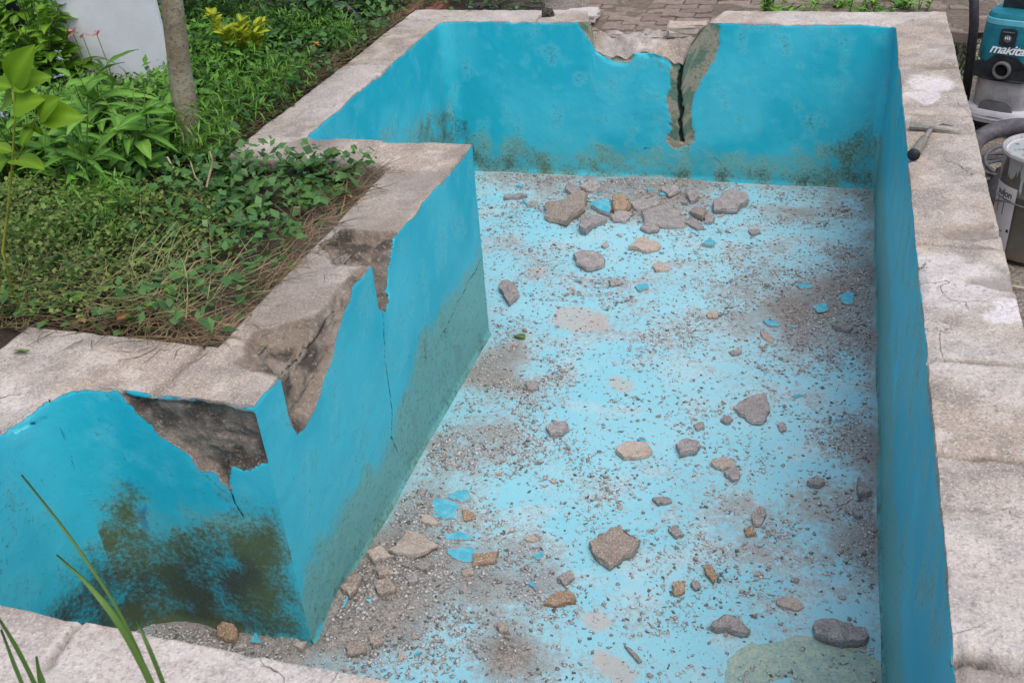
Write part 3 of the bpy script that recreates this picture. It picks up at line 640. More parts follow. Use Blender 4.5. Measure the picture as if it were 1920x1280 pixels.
FR = [
 ([(1107,1017),(1155,986),(1197,1011),(1190,1034),(1140,1064),(1117,1044)], .055, 'g2', 'chunky squarish brown concrete block alone on the blue floor', None),
 ([(1372,759),(1427,737),(1437,740),(1443,770),(1433,795),(1403,789),(1390,774)], .035, 'g', 'dark grey pointed triangular concrete slab on the pool floor', None),
 ([(1523,1164),(1543,1156),(1627,1182),(1633,1191),(1623,1204),(1590,1207),(1527,1191)], .06, 'g', 'long grey concrete chunk beside the yellowish floor patch', None),
 ([(1330,1172),(1358,1149),(1377,1154),(1405,1177),(1397,1191),(1363,1179),(1340,1182)], .045, 'g', 'hunched grey concrete wedge short of the yellowish floor patch', None),
 ([(1452,1131),(1467,1119),(1497,1121),(1510,1137),(1493,1144),(1467,1137)], .02, 'be', 'flat oval beige flake near the long grey chunk', None),
 ([(1020,395),(1026,377),(1045,381),(1090,365),(1107,377),(1080,405),(1060,417),(1025,405)], .07, 'g2', 'big brown concrete slab at the end of the rubble heap', None),
 ([(1110,377),(1142,374),(1146,402),(1135,402),(1110,387)], .05, 'bl', 'turquoise painted fragment leaning in the rubble heap', None),
 ([(1087,410),(1100,405),(1135,406),(1137,411),(1110,425),(1105,436),(1090,432)], .06, 'g', 'concrete fragment in the heap below the cracked far wall', HEAPG),
 ([(1147,406),(1160,396),(1180,400),(1180,407),(1172,414),(1147,412)], .045, 'g', 'concrete fragment in the heap below the cracked far wall', HEAPG),
 ([(1147,370),(1172,369),(1181,385),(1170,395),(1152,392)], .08, 'or', 'rusty brown jagged lump beside the turquoise painted fragment', None),
 ([(1182,382),(1200,374),(1237,375),(1239,385),(1210,394),(1192,392)], .045, 'g', 'concrete fragment in the heap below the cracked far wall', HEAPG),
 ([(1201,402),(1242,385),(1282,387),(1282,425),(1232,426),(1210,417)], .03, 'g', 'broad flat grey slab in the middle of the rubble heap', None),
 ([(1200,427),(1212,419),(1232,425),(1237,431),(1215,435)], .04, 'g', 'concrete fragment in the heap below the cracked far wall', HEAPG),
 ([(1335,382),(1370,355),(1407,365),(1395,382),(1377,394),(1340,392)], .07, 'g', 'tilted pointed grey slab nearest the right end of the heap', None),
 ([(1056,350),(1070,344),(1087,355),(1092,364),(1072,365)], .05, 'g', 'concrete fragment in the heap below the cracked far wall', HEAPG),
 ([(1089,351),(1100,341),(1120,342),(1122,352),(1107,359)], .045, 'g', 'concrete fragment in the heap below the cracked far wall', HEAPG),
 ([(1282,415),(1297,405),(1320,427),(1305,429)], .03, 'g', 'concrete fragment in the heap below the cracked far wall', HEAPG),
 ([(1290,395),(1305,385),(1325,398),(1315,410)], .05, 'g2', 'concrete fragment in the heap below the cracked far wall', HEAPG),
 ([(1285,365),(1300,358),(1312,370),(1298,380)], .06, 'g', 'concrete fragment in the heap below the cracked far wall', HEAPG),
 ([(1240,360),(1262,352),(1275,362),(1255,370)], .05, 'dk', 'concrete fragment in the heap below the cracked far wall', HEAPG),
 ([(1320,400),(1340,402),(1338,416),(1322,418)], .03, 'g', 'concrete fragment in the heap below the cracked far wall', HEAPG),
 ([(1175,466),(1202,447),(1240,456),(1235,465),(1212,471),(1195,465)], .04, 'be', 'pinkish wedge-shaped fragment lying in front of the heap', None),
 ([(1077,480),(1092,471),(1122,475),(1135,485),(1132,495),(1107,504),(1082,495)], .055, 'g', 'rough grey lump on powdery mortar in front of the heap', None),
 ([(933,529),(960,524),(975,550),(953,569),(947,560)], .05, 'g', 'mottled grey fragment standing near the planter corner edge', None),
 ([(1022,800),(1040,787),(1060,789),(1065,804),(1057,815),(1030,814)], .04, 'g', 'loose concrete stone on the open pool floor', MIDG),
 ([(1155,844),(1173,832),(1217,832),(1223,847),(1207,857),(1167,859)], .035, 'be', 'long rounded beige stone on the open floor', None),
 ([(1268,835),(1280,824),(1297,822),(1313,830),(1307,847),(1275,852)], .045, 'g', 'rounded grey stone next to the long beige stone', None),
 ([(1332,862),(1355,856),(1377,862),(1378,872),(1352,880),(1334,872)], .03, 'be', 'loose concrete stone on the open pool floor', MIDG),
 ([(1358,885),(1375,873),(1388,882),(1386,897),(1372,900)], .035, 'g', 'loose concrete stone on the open pool floor', MIDG),
 ([(810,937),(837,936),(860,946),(853,971),(833,974),(813,967)], .012, 'bl', 'largest turquoise paint flake by the planter wall foot', None),
 ([(837,931),(853,921),(878,919),(880,939),(867,941)], .012, 'bl', 'turquoise flake touching the largest paint flake', None),
 ([(827,1004),(857,997),(887,1004),(885,1011),(840,1011)], .014, 'bl', 'narrow turquoise flake among the brown dirt', None),
 ([(830,1032),(887,1026),(888,1051),(873,1054),(850,1047)], .012, 'bl', 'worn turquoise flake beside the orange brown stone', None),
 ([(998,1041),(1023,1032),(1010,1051)], .012, 'bl', 'tiny triangular turquoise shard away from the dirt', None),
 ([(888,1041),(933,1034),(930,1054),(887,1062)], .03, 'or', 'orange brown stone in the dirt beside paint flakes', None),
 ([(733,1044),(770,997),(823,1027),(783,1051)], .035, 'be', 'large beige mortar slab in the dirt under the planter wall', None),
 ([(787,977),(803,964),(825,981),(813,986)], .025, 'be', 'broken bit in the brown dirt by the planter corner', SOILG),
 ([(1017,1137),(1033,1114),(1070,1106),(1082,1127),(1057,1134)], .03, 'or', 'yellowish brown wedge at the edge of the dirt', None),
 ([(978,1009),(993,1004),(1017,1009),(997,1017)], .015, 'be', 'thin pale flake lying away from the dirt', None),
 ([(1045,1084),(1070,1067),(1077,1081),(1060,1099)], .03, 'g', 'loose concrete stone on the open pool floor', MIDG),
 ([(1170,1211),(1180,1214),(1205,1237),(1197,1241)], .02, 'g', 'narrow grey splinter near the pale mortar streak', None),
 ([(867,954),(887,961),(893,971),(870,977)], .02, 'or', 'broken bit in the brown dirt by the planter corner', SOILG),
 ([(690,1040),(715,1030),(735,1050),(700,1058)], .04, 'be', 'broken bit in the brown dirt by the planter corner', SOILG),
 ([(640,1110),(665,1085),(682,1090),(660,1128)], .04, 'g2', 'broken bit in the brown dirt by the planter corner', SOILG),
 ([(705,1065),(735,1060),(740,1078),(712,1085)], .04, 'g2', 'broken bit in the brown dirt by the planter corner', SOILG),
 ([(760,1085),(782,1075),(785,1092),(768,1100)], .03, 'g', 'broken bit in the brown dirt by the planter corner', SOILG),
 ([(775,1060),(800,1050),(812,1062),(790,1072)], .03, 'g', 'broken bit in the brown dirt by the planter corner', SOILG),
 ([(700,1100),(730,1092),(745,1112),(715,1122)], .04, 'g2', 'broken bit in the brown dirt by the planter corner', SOILG),
 ([(645,1205),(680,1200),(690,1222),(655,1230)], .03, 'g2', 'broken bit in the brown dirt by the planter corner', SOILG),
 ([(690,1198),(712,1192),(720,1208),(698,1214)], .03, 'g2', 'broken bit in the brown dirt by the planter corner', SOILG),
 ([(865,1072),(888,1068),(888,1078),(870,1082)], .02, 'be', 'broken bit in the brown dirt by the planter corner', SOILG),
 ([(930,1175),(950,1170),(955,1185),(938,1190)], .03, 'g2', 'broken bit in the brown dirt by the planter corner', SOILG),
 ([(1513,901),(1533,892),(1547,901),(1537,912),(1517,909)], .035, 'g', 'fragment lying along the foot of the right wall', RIGHTG),
 ([(1608,897),(1637,922),(1608,927)], .05, 'dk', 'dark pointed triangular shard against the right wall foot', None),
 ([(1408,964),(1423,949),(1437,961),(1427,981),(1413,981)], .035, 'g', 'loose concrete stone on the open pool floor', MIDG),
 ([(1597,957),(1605,952),(1618,966),(1607,969)], .025, 'dk', 'fragment lying along the foot of the right wall', RIGHTG),
 ([(1320,1059),(1332,1056),(1343,1074),(1340,1094),(1323,1074)], .03, 'or', 'narrow yellowish stone on the open blue floor', None),
 ([(1295,1091),(1310,1086),(1315,1101),(1303,1104)], .025, 'g', 'loose concrete stone on the open pool floor', MIDG),
 ([(1317,459),(1330,444),(1342,454),(1337,462)], .03, 'bl', 'bright turquoise chip lying in front of the heap', None),
 ([(1573,559),(1590,550),(1600,555),(1600,575),(1583,574)], .015, 'bl', 'upright turquoise paint flake in the dirt by the right wall', None),
 ([(1523,577),(1547,574),(1553,587),(1533,590)], .01, 'bl', 'flat turquoise flake next to the upright one by the wall', None),
 ([(1493,535),(1513,532),(1527,539),(1500,542)], .02, 'bl', 'lens-shaped turquoise flake on the dusty floor', None),
 ([(1427,599),(1460,604),(1463,610),(1443,610)], .018, 'bl', 'slim turquoise flake beside a pale splinter', None),
 ([(1425,620),(1437,622),(1453,637),(1447,642),(1430,632)], .015, 'be', 'pale slanting splinter beside a slim turquoise flake', None),
 ([(1367,657),(1387,652),(1392,660),(1373,665)], .02, 'g', 'loose concrete stone on the open pool floor', MIDG),
 ([(1325,587),(1348,584),(1345,594),(1327,594)], .025, 'be', 'loose concrete stone on the open pool floor', MIDG),
 ([(1352,787),(1358,775),(1375,785),(1363,794)], .025, 'g', 'small grey stone touching the dark triangular slab', None),
 ([(1483,744),(1500,739),(1507,742),(1493,747)], .008, 'bl', 'small curled turquoise flake near the dark triangular slab', None),
 ([(1557,614),(1580,604),(1600,614),(1593,624)], .03, 'g', 'fragment lying along the foot of the right wall', RIGHTG),
 ([(1485,1080),(1500,1085),(1495,1092),(1482,1088)], .015, 'g', 'loose concrete stone on the open pool floor', MIDG),
 ([(1300,795),(1318,790),(1322,803),(1305,806)], .02, 'g', 'loose concrete stone on the open pool floor', MIDG),
 ([(1458,795),(1472,790),(1475,806),(1462,808)], .02, 'g', 'loose concrete stone on the open pool floor', MIDG),
 ([(1190,535),(1212,530),(1218,540),(1198,546)], .02, 'bl', 'loose concrete stone on the open pool floor', MIDG),
 ([(1142,525),(1160,520),(1165,532),(1146,536)], .025, 'g', 'loose concrete stone on the open pool floor', MIDG),
 ([(1222,498),(1245,492),(1255,504),(1232,508)], .025, 'be', 'loose concrete stone on the open pool floor', MIDG),
 ([(1402,432),(1420,428),(1427,436),(1410,442)], .025, 'g', 'loose concrete stone on the open pool floor', MIDG),
 ([(985,715),(1005,712),(1012,727),(990,730)], .03, 'g', 'loose concrete stone on the open pool floor', MIDG),
 ([(945,365),(985,362),(988,370),(948,373)], .03, 'g', 'long narrow grey piece lying apart from the heap', None),
 ([(1250,990),(1265,982),(1282,1000),(1268,1008)], .025, 'g', 'loose concrete stone on the open pool floor', MIDG),
 ([(1220,935),(1250,930),(1265,938),(1235,946)], .025, 'g', 'loose concrete stone on the open pool floor', MIDG),
 ([(1395,990),(1412,985),(1418,1000),(1400,1004)], .025, 'or', 'loose concrete stone on the open pool floor', MIDG),
 ([(1260,1095),(1280,1088),(1285,1108),(1265,1115)], .03, 'or', 'loose concrete stone on the open pool floor', MIDG),
]
MM = dict(g=R_GREY, g2=R_BROWN, be=R_BEIGE, bl=R_BLUE, dk=R_GREY)
MM['or'] = R_ORANGE
R_BIG = []
for px, th, kd, lab, grp in FR:
    nm = 'paint_flake' if kd == 'bl' and th < .025 else ('concrete_fragment' if kd in ('g', 'g2', 'dk', 'bl') else 'mortar_fragment')
    o = slab_piece(nm, px, th, MM[kd], rough=.18, painted=(kd == 'bl'))
    if grp:      # look-alikes of one colour share a label
        cw_ = dict(g='grey', g2='brown', be='beige', bl='turquoise', dk='dark').get(kd, 'orange brown')
        lab = lab.replace('loose concrete stone', 'loose '+cw_+' stone').replace('concrete fragment', cw_+' concrete fragment').replace('broken bit', cw_+' broken bit').replace('fragment lying', cw_+' fragment lying')
        grp = cw_+' '+grp
    tag(o, lab, 'paint flake' if nm == 'paint_flake' else 'rubble', grp)
    R_BIG.append((o.location.x, o.location.y))
# three bits by the near rim
o = slab_piece('mortar_fragment', [(407,1196),(412,1172),(433,1161),(445,1180),(447,1198)], .05, R_ORANGE); tag(o, 'orange mortar lump below the mouldy wall by the near rim', 'rubble')
o = slab_piece('paint_flake', [(470,1206),(480,1190),(494,1210)], .02, R_BLUE, painted=True); tag(o, 'turquoise shard below the mouldy wall by the near rim', 'paint flake')
o = slab_piece('mortar_fragment', [(548,1210),(577,1204),(567,1222)], .025, R_BEIGE); tag(o, 'pale mortar bit at the foot of the planter corner', 'rubble')

def crumb_mesh(i, mat):
    r = np.random.default_rng(100+i); bm = bmesh.new()
    sc = np.array([1, r.uniform(.55, .95), r.uniform(.3, .6)])
    for k in range(14):
        d = r.normal(size=3); d /= np.linalg.norm(d); bm.verts.new(tuple(d*sc*r.uniform(.75, 1.0)*.5))
    res = bmesh.ops.convex_hull(bm, input=bm.verts)
    bmesh.ops.delete(bm, geom=[v for v in bm.verts if not v.link_faces], context='VERTS')
    zm = min(v.co.z for v in bm.verts)
    for v in bm.verts: v.co.z -= zm*.9
    return bm_mesh('crumb', bm, mat)
CR = [crumb_mesh(i, [R_GREY, R_GREY, R_BROWN, R_BEIGE][i % 4]) for i in range(12)]
inner = [(p[0]-m_[0]*.03, p[1]-m_[1]*.03) for p, m_ in zip(PATH, MIT)]
def sample_floor(n, power=1.0, base=.05):
    out = []
    while len(out) < n:
        P = np.column_stack([rng.uniform(-2.75, 0, 4000), rng.uniform(-4.98, 0, 4000), np.full(4000, -H)])
        d = np.clip((dirt_at(P)+.14)*(.12+1.8*np.clip(fbm(P, .18, 88, 4)+.2, 0, 1.8)), 0, 1.9)
        keep = (sdpoly(P[:, :2], inner) > 0) & (rng.uniform(0, 1.2, 4000) < base+d**power)
        out += [tuple(p) for p in P[keep]]
    return out[:n]
ZONES = [('small concrete crumb in the heap below the cracked far wall', 'small crumbs around the rubble heap'),
         ('small concrete crumb in the brown dirt along the planter wall', 'small crumbs along the planter wall'),
         ('small concrete crumb in the dust along the right wall', 'small crumbs along the right wall'),
         ('small concrete crumb out on the open blue floor', 'small crumbs on the open floor')]
for x, y, z in sample_floor(300, .8, .16):
    zi = 0 if y > -1.2 else 1 if x < -1.25 else 2 if x > -.45 else 3
    s_ = random.choice((.012, .016, .02, .024, .03, .036))
    o = link('concrete_crumb', random.choice(CR), None, (x, y, floor_z(x, y)+.001), (random.gauss(0, .1), random.gauss(0, .1), random.uniform(0, 6.28)), s_*random.uniform(.85, 1.2))
    tag(o, ZONES[zi][0], 'rubble', ZONES[zi][1])
# uncountable grit
def grit_mesh(n, smin, smax, mat, power=1.0, base=.05):
    P = np.array(sample_floor(n, power, base)); k = len(P)
    sz = smin+(smax-smin)*rng.random(k)**3.3
    d = rng.normal(size=(k, 6, 3)); d /= np.linalg.norm(d, axis=2, keepdims=True)
    octa = np.array([(1, 0, 0), (-1, 0, 0), (0, 1, 0), (0, -1, 0), (0, 0, 1), (0, 0, -1)], float)
    V = octa[None]+.35*d; a = rng.uniform(0, 6.28, k); cs, sn = np.cos(a), np.sin(a)
    asp = rng.uniform(.3, 1, k)
    x = V[..., 0]*cs[:, None]-V[..., 1]*asp[:, None]*sn[:, None]; y = V[..., 0]*sn[:, None]+V[..., 1]*asp[:, None]*cs[:, None]
    V = np.stack([x, y, V[..., 2]*.45+.3], -1)*sz[:, None, None]*.5
    zz = floor_h(P)
    V += np.column_stack([P[:, 0], P[:, 1], zz])[:, None]
    f = np.array([(0, 2, 4), (2, 1, 4), (1, 3, 4), (3, 0, 4), (2, 0, 5), (1, 2, 5), (3, 1, 5), (0, 3, 5)])
    F = (np.arange(k)*6)[:, None, None]+f[None]
    return mesh('grit', V.reshape(-1, 3), F.reshape(-1, 3), mat, False, dict(tone=np.repeat(rng.random(k), 6)))
M = MT('grit', .95); t_ = M.attr('tone'); M.col(M.mix(M.step(t_, .15, .8), M.mix(M.step(t_, 0, .2), (.12, .11, .108), (.25, .235, .23)), (.50, .485, .48)))
tag(link('grit', grit_mesh(72000, .0028, .022, M.m, .9, .07)), 'grey grit and dust strewn over the blue pool floor', 'grit', kind='stuff')
# thin angular shards of render, some still painted
def shard_mesh(i, painted):
    r = np.random.default_rng(300+i); k = r.integers(4, 7); a_ = np.sort(r.uniform(0, 6.28, k)); rd = r.uniform(.3, .55, k); asp = r.uniform(.45, 1); th = r.uniform(.10, .26)
    top = [(math.cos(t)*q, math.sin(t)*q*asp, th+r.normal(0, .03)) for t, q in zip(a_, rd)]; bot = [(x*r.uniform(.95, 1.15), y*r.uniform(.95, 1.15), -.02) for x, y, z in top]
    V = top+bot; F = [tuple(range(k))]+[(j, (j+1) % k, k+(j+1) % k, k+j)[::-1] for j in range(k)]
    return mesh('shard', V, F, R_BLUE if painted else [R_GREY, R_BEIGE, R_GREY, R_BROWN][i % 4], False, dict(painted=[1]*k+[0]*k if painted else [0]*(2*k)))
SH = [shard_mesh(i, False) for i in range(14)]; SHB = [shard_mesh(40+i, True) for i in range(6)]
ZON2 = [('thin grey render shard in the heap below the cracked far wall', 'render shards around the rubble heap'), ('thin render shard in the brown dirt along the planter wall', 'render shards along the planter wall'),
        ('thin render shard in the dust along the right wall', 'render shards along the right wall'), ('thin render shard out on the open blue floor', 'render shards on the open floor')]
hc = [(1130, 385), (1250, 395), (1300, 395), (1200, 410), (1270, 360), (1090, 380)]
pts_ = sample_floor(165, 1.3, .06)+[(*(fpt(*random.choice(hc))[:2]+np.array([random.gauss(0, .14), random.gauss(0, .10)])), 0) for _ in range(75)]
for x, y, z in pts_:
    if not (-2.7 < x < -.06 and y < -.05): continue
    b_ = random.random() < .16; zi = 0 if y > -1.2 else 1 if x < -1.25 else 2 if x > -.45 else 3
    s_ = random.uniform(.02, .07)**1.0*(.8 if zi else 1.0)
    o = link('render_shard', random.choice(SHB if b_ else SH), None, (x, y, floor_z(x, y)+.001), (random.gauss(0, .16), random.gauss(0, .16), random.uniform(0, 6.28)), s_)
    lab, g_ = ZON2[zi]
    if b_: lab = lab.replace('thin grey render', 'thin render').replace('thin render', 'thin turquoise painted'); g_ = 'painted '+g_
    tag(o, lab, 'rubble', g_)

# ================================================================== GARDEN
def leaf_mat(name, a, b, trans=.3, rough=.5, vein=True):
    M = MT(name, rough); rnd = M.n('ShaderNodeObjectInfo').outputs['Random']; t = M.attr('tone')
    v = M.math('ADD', M.math('MULTIPLY', rnd, .6), M.math('MULTIPLY', t, .5))
    c = M.mix(M.step(v, .1, .95), a, b)
    c = M.mix(M.step(M.noise(60, 2, .6, M.oc()), .5, .75, 0, .35), c, tuple(x*.6 for x in a))
    if vein: c = M.mix(M.math('MULTIPLY', M.attr('rib'), .35), c, tuple(min(1, x*1.7+.02) for x in b))
    M.col(c)
    tr = M.n('ShaderNodeBsdfTranslucent'); M.put(c, tr.inputs[0]); mx = M.n('ShaderNodeMixShader'); mx.inputs[0].default_value = trans
    out = [n for n in M.t.nodes if n.type == 'OUTPUT_MATERIAL'][0]
    M.t.links.new(M.b.outputs[0], mx.inputs[1]); M.t.links.new(tr.outputs[0], mx.inputs[2]); M.t.links.new(mx.outputs[0], out.inputs[0])
    return M.m
L_COM = leaf_mat('comfrey_leaf', (.065, .19, .022), (.19, .40, .06))
L_OVA = leaf_mat('bush_leaf', (.07, .18, .012), (.20, .38, .03))
L_DRK = leaf_mat('dark_leaf', (.020, .07, .018), (.085, .20, .055), .2, .4)
L_YEL = leaf_mat('golden_leaf', (.24, .33, .012), (.48, .52, .03))
L_IVY = leaf_mat('ivy_leaf', (.018, .065, .014), (.085, .20, .04), .18, .38)
L_IVB = leaf_mat('bright_ivy_leaf', (.10, .23, .03), (.19, .36, .07))
L_SAP = leaf_mat('sapling_leaf', (.10, .22, .006), (.19, .34, .014), .4)
L_GRS = leaf_mat('grass_blade', (.07, .15, .03), (.12, .22, .05), .35)
L_FEA = leaf_mat('feathery_leaf', (.07, .20, .02), (.17, .36, .05))
L_DUST = leaf_mat('dusty_leaf', (.22, .26, .15), (.50, .52, .40), .1, .9)
L_DEAD = leaf_mat('dead_leaf', (.16, .08, .03), (.30, .17, .07), .2, .8)
L_PINK = leaf_mat('pink_petal', (.55, .18, .20), (.75, .38, .40)); L_BLUF = leaf_mat('blue_petal', (.25, .32, .60), (.45, .52, .75)); L_ORA = leaf_mat('orange_petal', (.7, .28, .02), (.85, .5, .06))
def plain(name, c, rough=.6, nz=.3, sc=20, spec=.3, metal=0):
    M = MT(name, rough); n = M.noise(sc, 4, .65); M.col(M.mix(M.step(n, .3, .7), tuple(x*(1-nz) for x in c), tuple(min(1, x*(1+nz*.6)) for x in c)))
    M.b.inputs['Specular IOR Level'].default_value = spec; M.b.inputs['Metallic'].default_value = metal; M.bump(n, .25, .004); return M.m
M_STEM = plain('green_stem', (.09, .16, .03)); M_DRY = plain('dry_stalk', (.20, .145, .085), .9, .5, 3); M_TWIG = plain('pale_twig', (.36, .29, .20), .9, .4, 8)

def leaf_mesh(name, mat, L=1.0, W=.3, kind='lance', droop=.35, fold=.25, n=7, wav=.0):
    V, F, rib, tone = [], [], [], []
    def hw(t):
        if kind == 'lance': return W*.5*math.sin(math.pi*min(1, t**.85))**.8*(1-.15*t)
        if kind == 'ovate': return W*.5*math.sin(math.pi*t**.72)**.85
        if kind == 'blade': return W*.5*(1-t**2.2)*(.6+.4*min(1, t*6))
        if kind == 'round': return W*.5*math.sqrt(max(0, 1-(2*t-1)**2))
        return W*.5
    if kind == 'ivy':
        pts = [(0, 0), (.16, -.06), (.40, .02), (.52, .10), (.36, .30), (.50, .52), (.27, .56), (.14, .72), (0, 1.0)]
        pts = pts+[(-x, y) for x, y in reversed(pts[1:-1])]
        V = [(0, .36*L, .03*L)]+[(x*W, y*L, -droop*.35*(x*x*W*W+y*y*L*L)/L+.06*L*math.sin(y*9+x*7)*.3) for x, y in pts]
        k = len(pts); F = [(0, 1+i, 1+(i+1) % k) for i in range(k)]; rib = [1]+[0]*k; tone = [.5]*(k+1)
        return mesh(name, V, F, mat, True, dict(rib=rib, tone=tone))
    for i in range(n+1):
        t = i/n; w_ = max(hw(t), .002*L); y = L*t; z = -droop*L*t*t; zz = wav*L*math.sin(t*14)
        for s_ in (-1, -.5, 0, .5, 1):
            V.append((s_*w_, y, z+fold*abs(s_)*w_+zz*abs(s_)*(1 if s_ > 0 else -1))); rib.append(1 if s_ == 0 else 0); tone.append(.5)
    F = grid_faces(n+1, 5)
    return mesh(name, V, F, mat, True, dict(rib=rib, tone=tone))
def tube(pts, r0, r1, seg=6, V=None, F=None):
    V = [] if V is None else V; F = [] if F is None else F
    pts = [Vector(p) for p in pts]; b0 = len(V); n = len(pts)
    for i, p in enumerate(pts):
        d = (pts[min(i+1, n-1)]-pts[max(i-1, 0)]).normalized(); a = d.cross(Vector((0, 0, 1)))
        if a.length < 1e-3: a = Vector((1, 0, 0))
        a.normalize(); b = d.cross(a); r = r0+(r1-r0)*i/max(1, n-1)
        for k in range(seg):
            t = 2*math.pi*k/seg; V.append(tuple(p+a*math.cos(t)*r+b*math.sin(t)*r))
    for i in range(n-1):
        for k in range(seg): F.append((b0+i*seg+k, b0+i*seg+(k+1) % seg, b0+(i+1)*seg+(k+1) % seg, b0+(i+1)*seg+k))
    F.append(tuple(b0+k for k in reversed(range(seg)))); F.append(tuple(b0+(n-1)*seg+k for k in range(seg)))
    return V, F
def gz(x, y): return float(ground_z(np.array([x]), np.array([y]))[0])
def leaf_at(root, me, p, az, el, roll, sc, name='leaf'):
    return link(name, me, root, p, (el, roll, az), sc)    # leaf points along +Y: az turns it, el lifts it
def stems(root, n, h, spread, r=.004, mat=None, lean=(0, 0)):
    V, F, out = [], [], []
    for i in range(n):
        a = random.uniform(0, 6.28); s_ = spread*random.uniform(.3, 1); hh = h*random.uniform(.7, 1.1)
        bx, by = random.gauss(0, spread*.15), random.gauss(0, spread*.15)
        pts = [(bx+(math.cos(a)*s_+lean[0])*t**1.6, by+(math.sin(a)*s_+lean[1])*t**1.6, -.03+hh*t) for t in np.linspace(0, 1, 6)]
        tube(pts, r, r*.5, 5, V, F); out.append((pts, a))
    link('stem', mesh('stem', V, F, mat or M_STEM, True), root); return out
def along(pts, t):
    f = t*(len(pts)-1); i = min(int(f), len(pts)-2); a, b = Vector(pts[i]), Vector(pts[i+1]); return a.lerp(b, f-i)

LM_COM = [leaf_mesh('leaf', L_COM, 1, w_, 'lance', d, f_, 8, .012) for w_, d, f_ in ((.33, .35, .3), (.38, .55, .25), (.30, .75, .35), (.36, .15, .3))]
LM_OVA = [leaf_mesh('leaf', L_OVA, 1, w_, 'ovate', d, .25, 6, .01) for w_, d in ((.62, .3), (.7, .5), (.55, .2))]
LM_DRK = [leaf_mesh('leaf', L_DRK, 1, w_, 'ovate', d, .25, 5) for w_, d in ((.5, .3), (.42, .5), (.55, .15))]
LM_YEL = [leaf_mesh('leaf', L_YEL, 1, w_, 'ovate', .2, .3, 5) for w_ in (.45, .52)]
LM_IVY = [leaf_mesh('leaf', L_IVY, 1, w_, 'ivy', d) for w_, d in ((1.0, .4), (1.1, .2), (.9, .6))]
LM_IVB = [leaf_mesh('leaf', L_IVB, 1, w_, 'ivy', d) for w_, d in ((1.0, .3), (.9, .5))]
LM_SAP = [leaf_mesh('leaf', L_SAP, 1, w_, 'ovate', d, .2, 8, .01) for w_, d in ((.62, .25), (.70, .4))]

def comfrey(x, y, h, n, label, rz=0):
    o = tag(empty('comfrey_plant', (x, y, gz(x, y)), (0, 0, rz)), label, 'plant', 'broad leaved plants around the tree')
    st = stems(o, 5, h, .14)
    for i in range(n):
        pts, a = random.choice(st); t = random.uniform(.25, 1); p = along(pts, t)
        leaf_at(o, random.choice(LM_COM), p, random.uniform(0, 6.28), random.uniform(.1, .8), random.gauss(0, .25), random.uniform(.11, .22)*(1.15-.3*t))
    return o
def bush(name, x, y, h, spread, n, meshes, smin, smax, label, cat, grp, ns=7, el=(.0, .8), mat=None, low=.15):
    o = tag(empty(name, (x, y, gz(x, y))), label, cat, grp)
    st = stems(o, ns, h, spread, .005, mat)
    for i in range(n):
        pts, a = st[i % len(st)]; t = random.uniform(low, 1)**.8; p = along(pts, t)
        leaf_at(o, random.choice(meshes), p, random.uniform(0, 6.28), random.uniform(*el), random.gauss(0, .3), random.uniform(smin, smax))
    return o
# comfrey by the trunk
CG = 'light green broad leaved plant with long drooping leaves beside the trunk'
for i, (px, py) in enumerate([(300, 250), (255, 240), (210, 255), (285, 300), (230, 310), (180, 300), (140, 280), (250, 205), (200, 210), (150, 225), (110, 250), (325, 215), (95, 320), (170, 350), (60, 300), (290, 165), (215, 165), (330, 160), (345, 120)]):
    q = onz(px, py+55, -.03); comfrey(q[0], q[1], random.uniform(.34, .56) if py > 230 else .26 if py > 190 else .2, 26, CG)
BG = 'leafy green bush with oval pointed leaves in front of the white panel'
for x, y, h in ((-4.42, -1.58, .34), (-4.50, -1.60, .55), (-4.60, -1.62, .46), (-4.72, -1.45, .6), (-4.85, -1.75, .45), (-4.95, -1.4, .6), (-4.55, -1.95, .24), (-4.8, -2.05, .3), (-5.1, -1.7, .5)):
    bush('oval_leaved_bush', x, y, h, .22, 95, LM_OVA, .06, .12, BG, 'bush', 'oval leaved bushes by the white panel')
DG = 'dark green upright shrub behind the tree trunk and yellow shrub'
for x, y, h in ((-4.15, -.72, .5), (-3.95, -.55, .5), (-4.2, -.45, .6), (-3.75, -.3, .45), (-3.6, -.75, .32), (-3.45, -.3, .32), (-3.7, .1, .5), (-4.1, -.1, .65), (-3.35, .15, .36), (-3.6, -.05, .45), (-3.75, -1.0, .26), (-4.35, -.8, .45), (-3.3, .6, .35), (-3.9, .3, .5)):
    bush('dark_shrub', x, y, h, .22, 75, LM_DRK, .06, .11, DG, 'shrub', 'dark shrubs behind the tree')
bush('golden_shrub', -3.58, -1.10, .36, .18, 220, LM_YEL, .05, .085, 'bright yellow green shrub among the dark shrubs', 'shrub', None, 8, (.3, 1.2), low=.55)
# ivy
IG = 'dark ivy clump with lobed leaves creeping over the planter soil'
for i in range(15):
    px, py = [(400, 300), (450, 310), (520, 305), (570, 320), (620, 330), (380, 350), (440, 360), (500, 370), (560, 370), (600, 350), (420, 400), (480, 410), (540, 400), (360, 310), (640, 315)][i]
    q = onz(px, py, -.02); bush('ivy_clump', q[0], q[1], random.uniform(.08, .17), .2, 42, LM_IVY, .035, .065, IG, 'ivy', 'ivy clumps in the planter', 6, (-.1, .5), M_DRY, .3)
IG2 = 'dark ivy clump along the pale rim between trunk and far corner'
for px, py in ((400, 250), (430, 215), (470, 190), (520, 165), (560, 140), (600, 110), (640, 80), (670, 60), (420, 180), (480, 140), (540, 110), (380, 220), (590, 70), (640, 40), (690, 35)):
    q = onz(px-14, py, -.02); bush('ivy_clump', q[0], q[1], random.uniform(.10, .22), .17, 42, LM_IVY, .035, .07, IG2, 'ivy', 'ivy clumps along the far rim', 6, (-.1, .6), M_DRY, .25)
